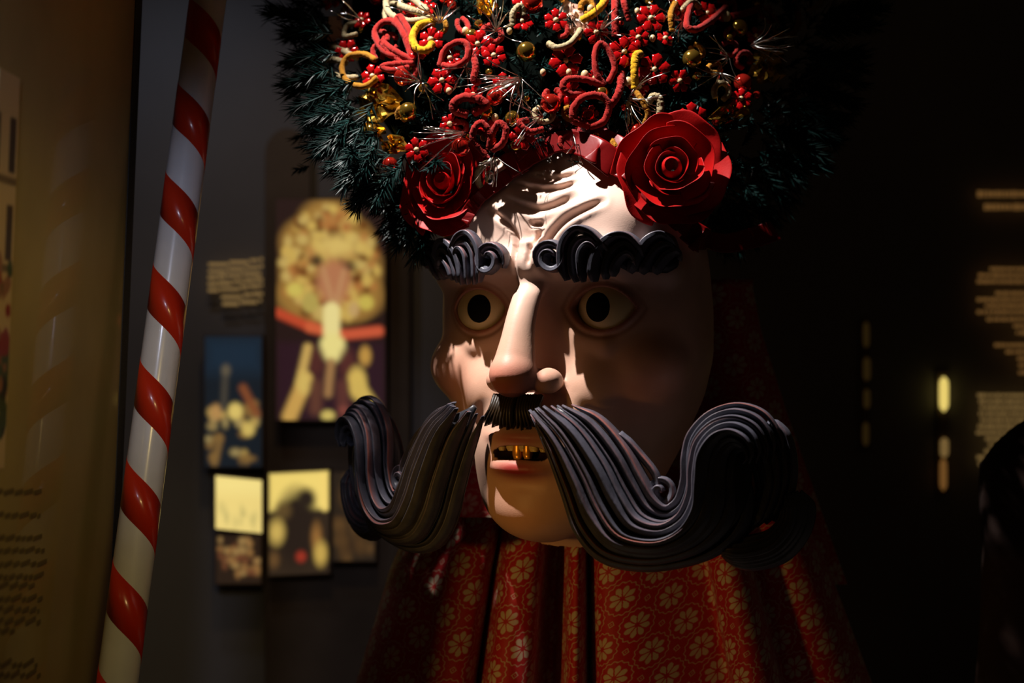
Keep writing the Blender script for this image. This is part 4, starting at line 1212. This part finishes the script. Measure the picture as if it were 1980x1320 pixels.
# small lamp, its reflection added below as dimmer tubes, and strips on the right
def strip_light(name, label, segs, uy):
    root = empty(name); tag(root, label, 'light', 'slim lights on the right of the back wall')
    k = (F + uy) / F
    y0 = min(s[1] for s in segs); y1 = max(s[2] for s in segs); x = segs[0][0]
    v, f = box(np.array([(x - 990) * k, uy + 16, (660 - (y0 + y1) / 2) * k]), 9 * k, 6, ((y1 - y0) / 2 + 8) * k); obj('back_rail', v, f, M_board, root, smooth=False)
    for x, ya, yb, r, m in segs:
        t = np.linspace(0, 1, 9); rad = r * np.sqrt(np.clip(1 - (2 * t - 1) ** 6, 0.04, 1)) * k
        q = np.stack([np.full(9, (x - 990) * k), np.full(9, uy), (660 - (ya + (yb - ya) * t)) * k], 1)
        v, f = sweep(q, rad, rad * 0.6, (0, -1, 0), 12); obj('glow_tube', v, f, m, root)
strip_light('tube_light', 'slim glowing yellow tube light and its reflection, left of the bright text', [(1825, 728, 795, 9, M_lamp), (1826, 846, 884, 8, M_text), (1824, 886, 948, 7, M_lamp_mid)], 1618)
strip_light('tube_light', 'faint amber strip light right of the headdress', [(1675, 622, 672, 6, M_lamp_low), (1676, 690, 736, 7, M_lamp_low), (1676, 752, 790, 6, M_lamp_low), (1674, 816, 862, 6, M_lamp_low)], 1618)

# printed photo and text on the side panel (the print lies flat on the board)
def on_panel(y, z, off): return [px_side(z) + off, y, z]
def panel_from_px(px, py, off=3.0):
    z = 0.0
    for _ in range(8):
        X = px_side(z) + off; k = X / (px - 990.0); z = (660 - py) * k
    return (k - 1) * F, z
yr, zt_ = panel_from_px(40, 152); yr2, zb_ = panel_from_px(6, 905)
ny_, nx_ = 100, 40; pv = []; pc = []
r3 = np.random.default_rng(5)
blobs = [(r3.uniform(-700, yr), r3.uniform(zb_ + 60, zb_ + 330), r3.uniform(8, 22), [(0.30, 0.03, 0.02), (0.05, 0.09, 0.03), (0.34, 0.16, 0.08), (0.02, 0.03, 0.02)][r3.integers(4)]) for _ in range(90)]
for i in range(ny_):
    z = zb_ + (zt_ - zb_) * i / (ny_ - 1)
    for j in range(nx_):
        y = -620 + (yr + 620) * j / (nx_ - 1)
        c = np.array([0.62, 0.46, 0.22])
        for wz in (0.82, 0.60):          # windows of the pictured house
            zc = zb_ + (zt_ - zb_) * wz
            for yc in (yr - 22, yr - 90, yr - 158):
                if abs(y - yc) < 15 and abs(z - zc) < 42: c = np.array([0.07, 0.05, 0.03])
            if abs(z - zc + 52) < 6: c = np.array([0.20, 0.14, 0.06])
        for by, bz, br, bc in blobs:
            if (y - by) ** 2 + (z - bz) ** 2 < br * br: c = np.array(bc)
        pv.append([px_side(z) + 2.5, y, z]); pc.append(c)
pf = [[i * nx_ + j, i * nx_ + j + 1, (i + 1) * nx_ + j + 1, (i + 1) * nx_ + j] for i in range(ny_ - 1) for j in range(nx_ - 1)]
o = obj('photo_print', pv, pf, M_photo, panel, smooth=False, colors=np.array(pc)); o['label'] = 'mounted photo of a house front with flowers'
md = o.modifiers.new('thickness', 'SOLIDIFY'); md.thickness = 0.0012
def plane_word(x, w, py, hh):
    ya, za = panel_from_px(x, py); yb, zb2 = panel_from_px(x + w, py)
    c = [px_side(za) + 1.0, (ya + yb) / 2, za]
    return box(np.array(c), 0.8, abs(yb - ya) / 2, hh * 0.9)
for i, (x1, py) in enumerate([(82, 953), (80, 998), (84, 1042), (88, 1066), (92, 1092), (86, 1117), (70, 1135), (84, 1160), (78, 1182), (80, 1205), (34, 1222), (74, 1288), (80, 1308)]):
    b = MB(); x = -60.0; r_ = np.random.default_rng(i)
    while x < x1 - 3:
        w = min(r_.uniform(6, 20), x1 - x); v, f = plane_word(x, w, py, 4.0); b.add(v, f); x += w + 3
    b.build('text_line', M_ink, panel, smooth=False)

# indistinct dark silhouette at the right edge, built as a solid form
dr = []; df = []
rows_ = [(800, 2060, 60), (830, 2050, 95), (860, 2042, 120), (900, 2035, 142), (960, 2032, 142), (1060, 2036, 140), (1200, 2040, 150), (1500, 2044, 175), (py_floor * (F / (F + 420)), 2050, 230)]
nd = 28
for py, cx, r in rows_:
    k = (F + 420) / F
    for j in range(nd):
        a = 2 * math.pi * j / nd; rr = r * (1 + 0.05 * math.sin(5 * a + py * 0.002))
        z = (660 - py) * k
        dr.append([(cx - 990) * k + rr * k * math.cos(a), 420 + rr * 0.6 * math.sin(a), max(z, ZF)])
for i in range(len(rows_) - 1):
    for j in range(nd):
        k2 = (j + 1) % nd; df.append([i * nd + j, i * nd + k2, (i + 1) * nd + k2, (i + 1) * nd + j])
df.append(list(range(nd))); df.append([(len(rows_) - 1) * nd + j for j in range(nd)][::-1])
tag(obj('dark_form', dr, df, M_form, None), 'dark brown rounded form at the right edge in front of the text', 'silhouette')
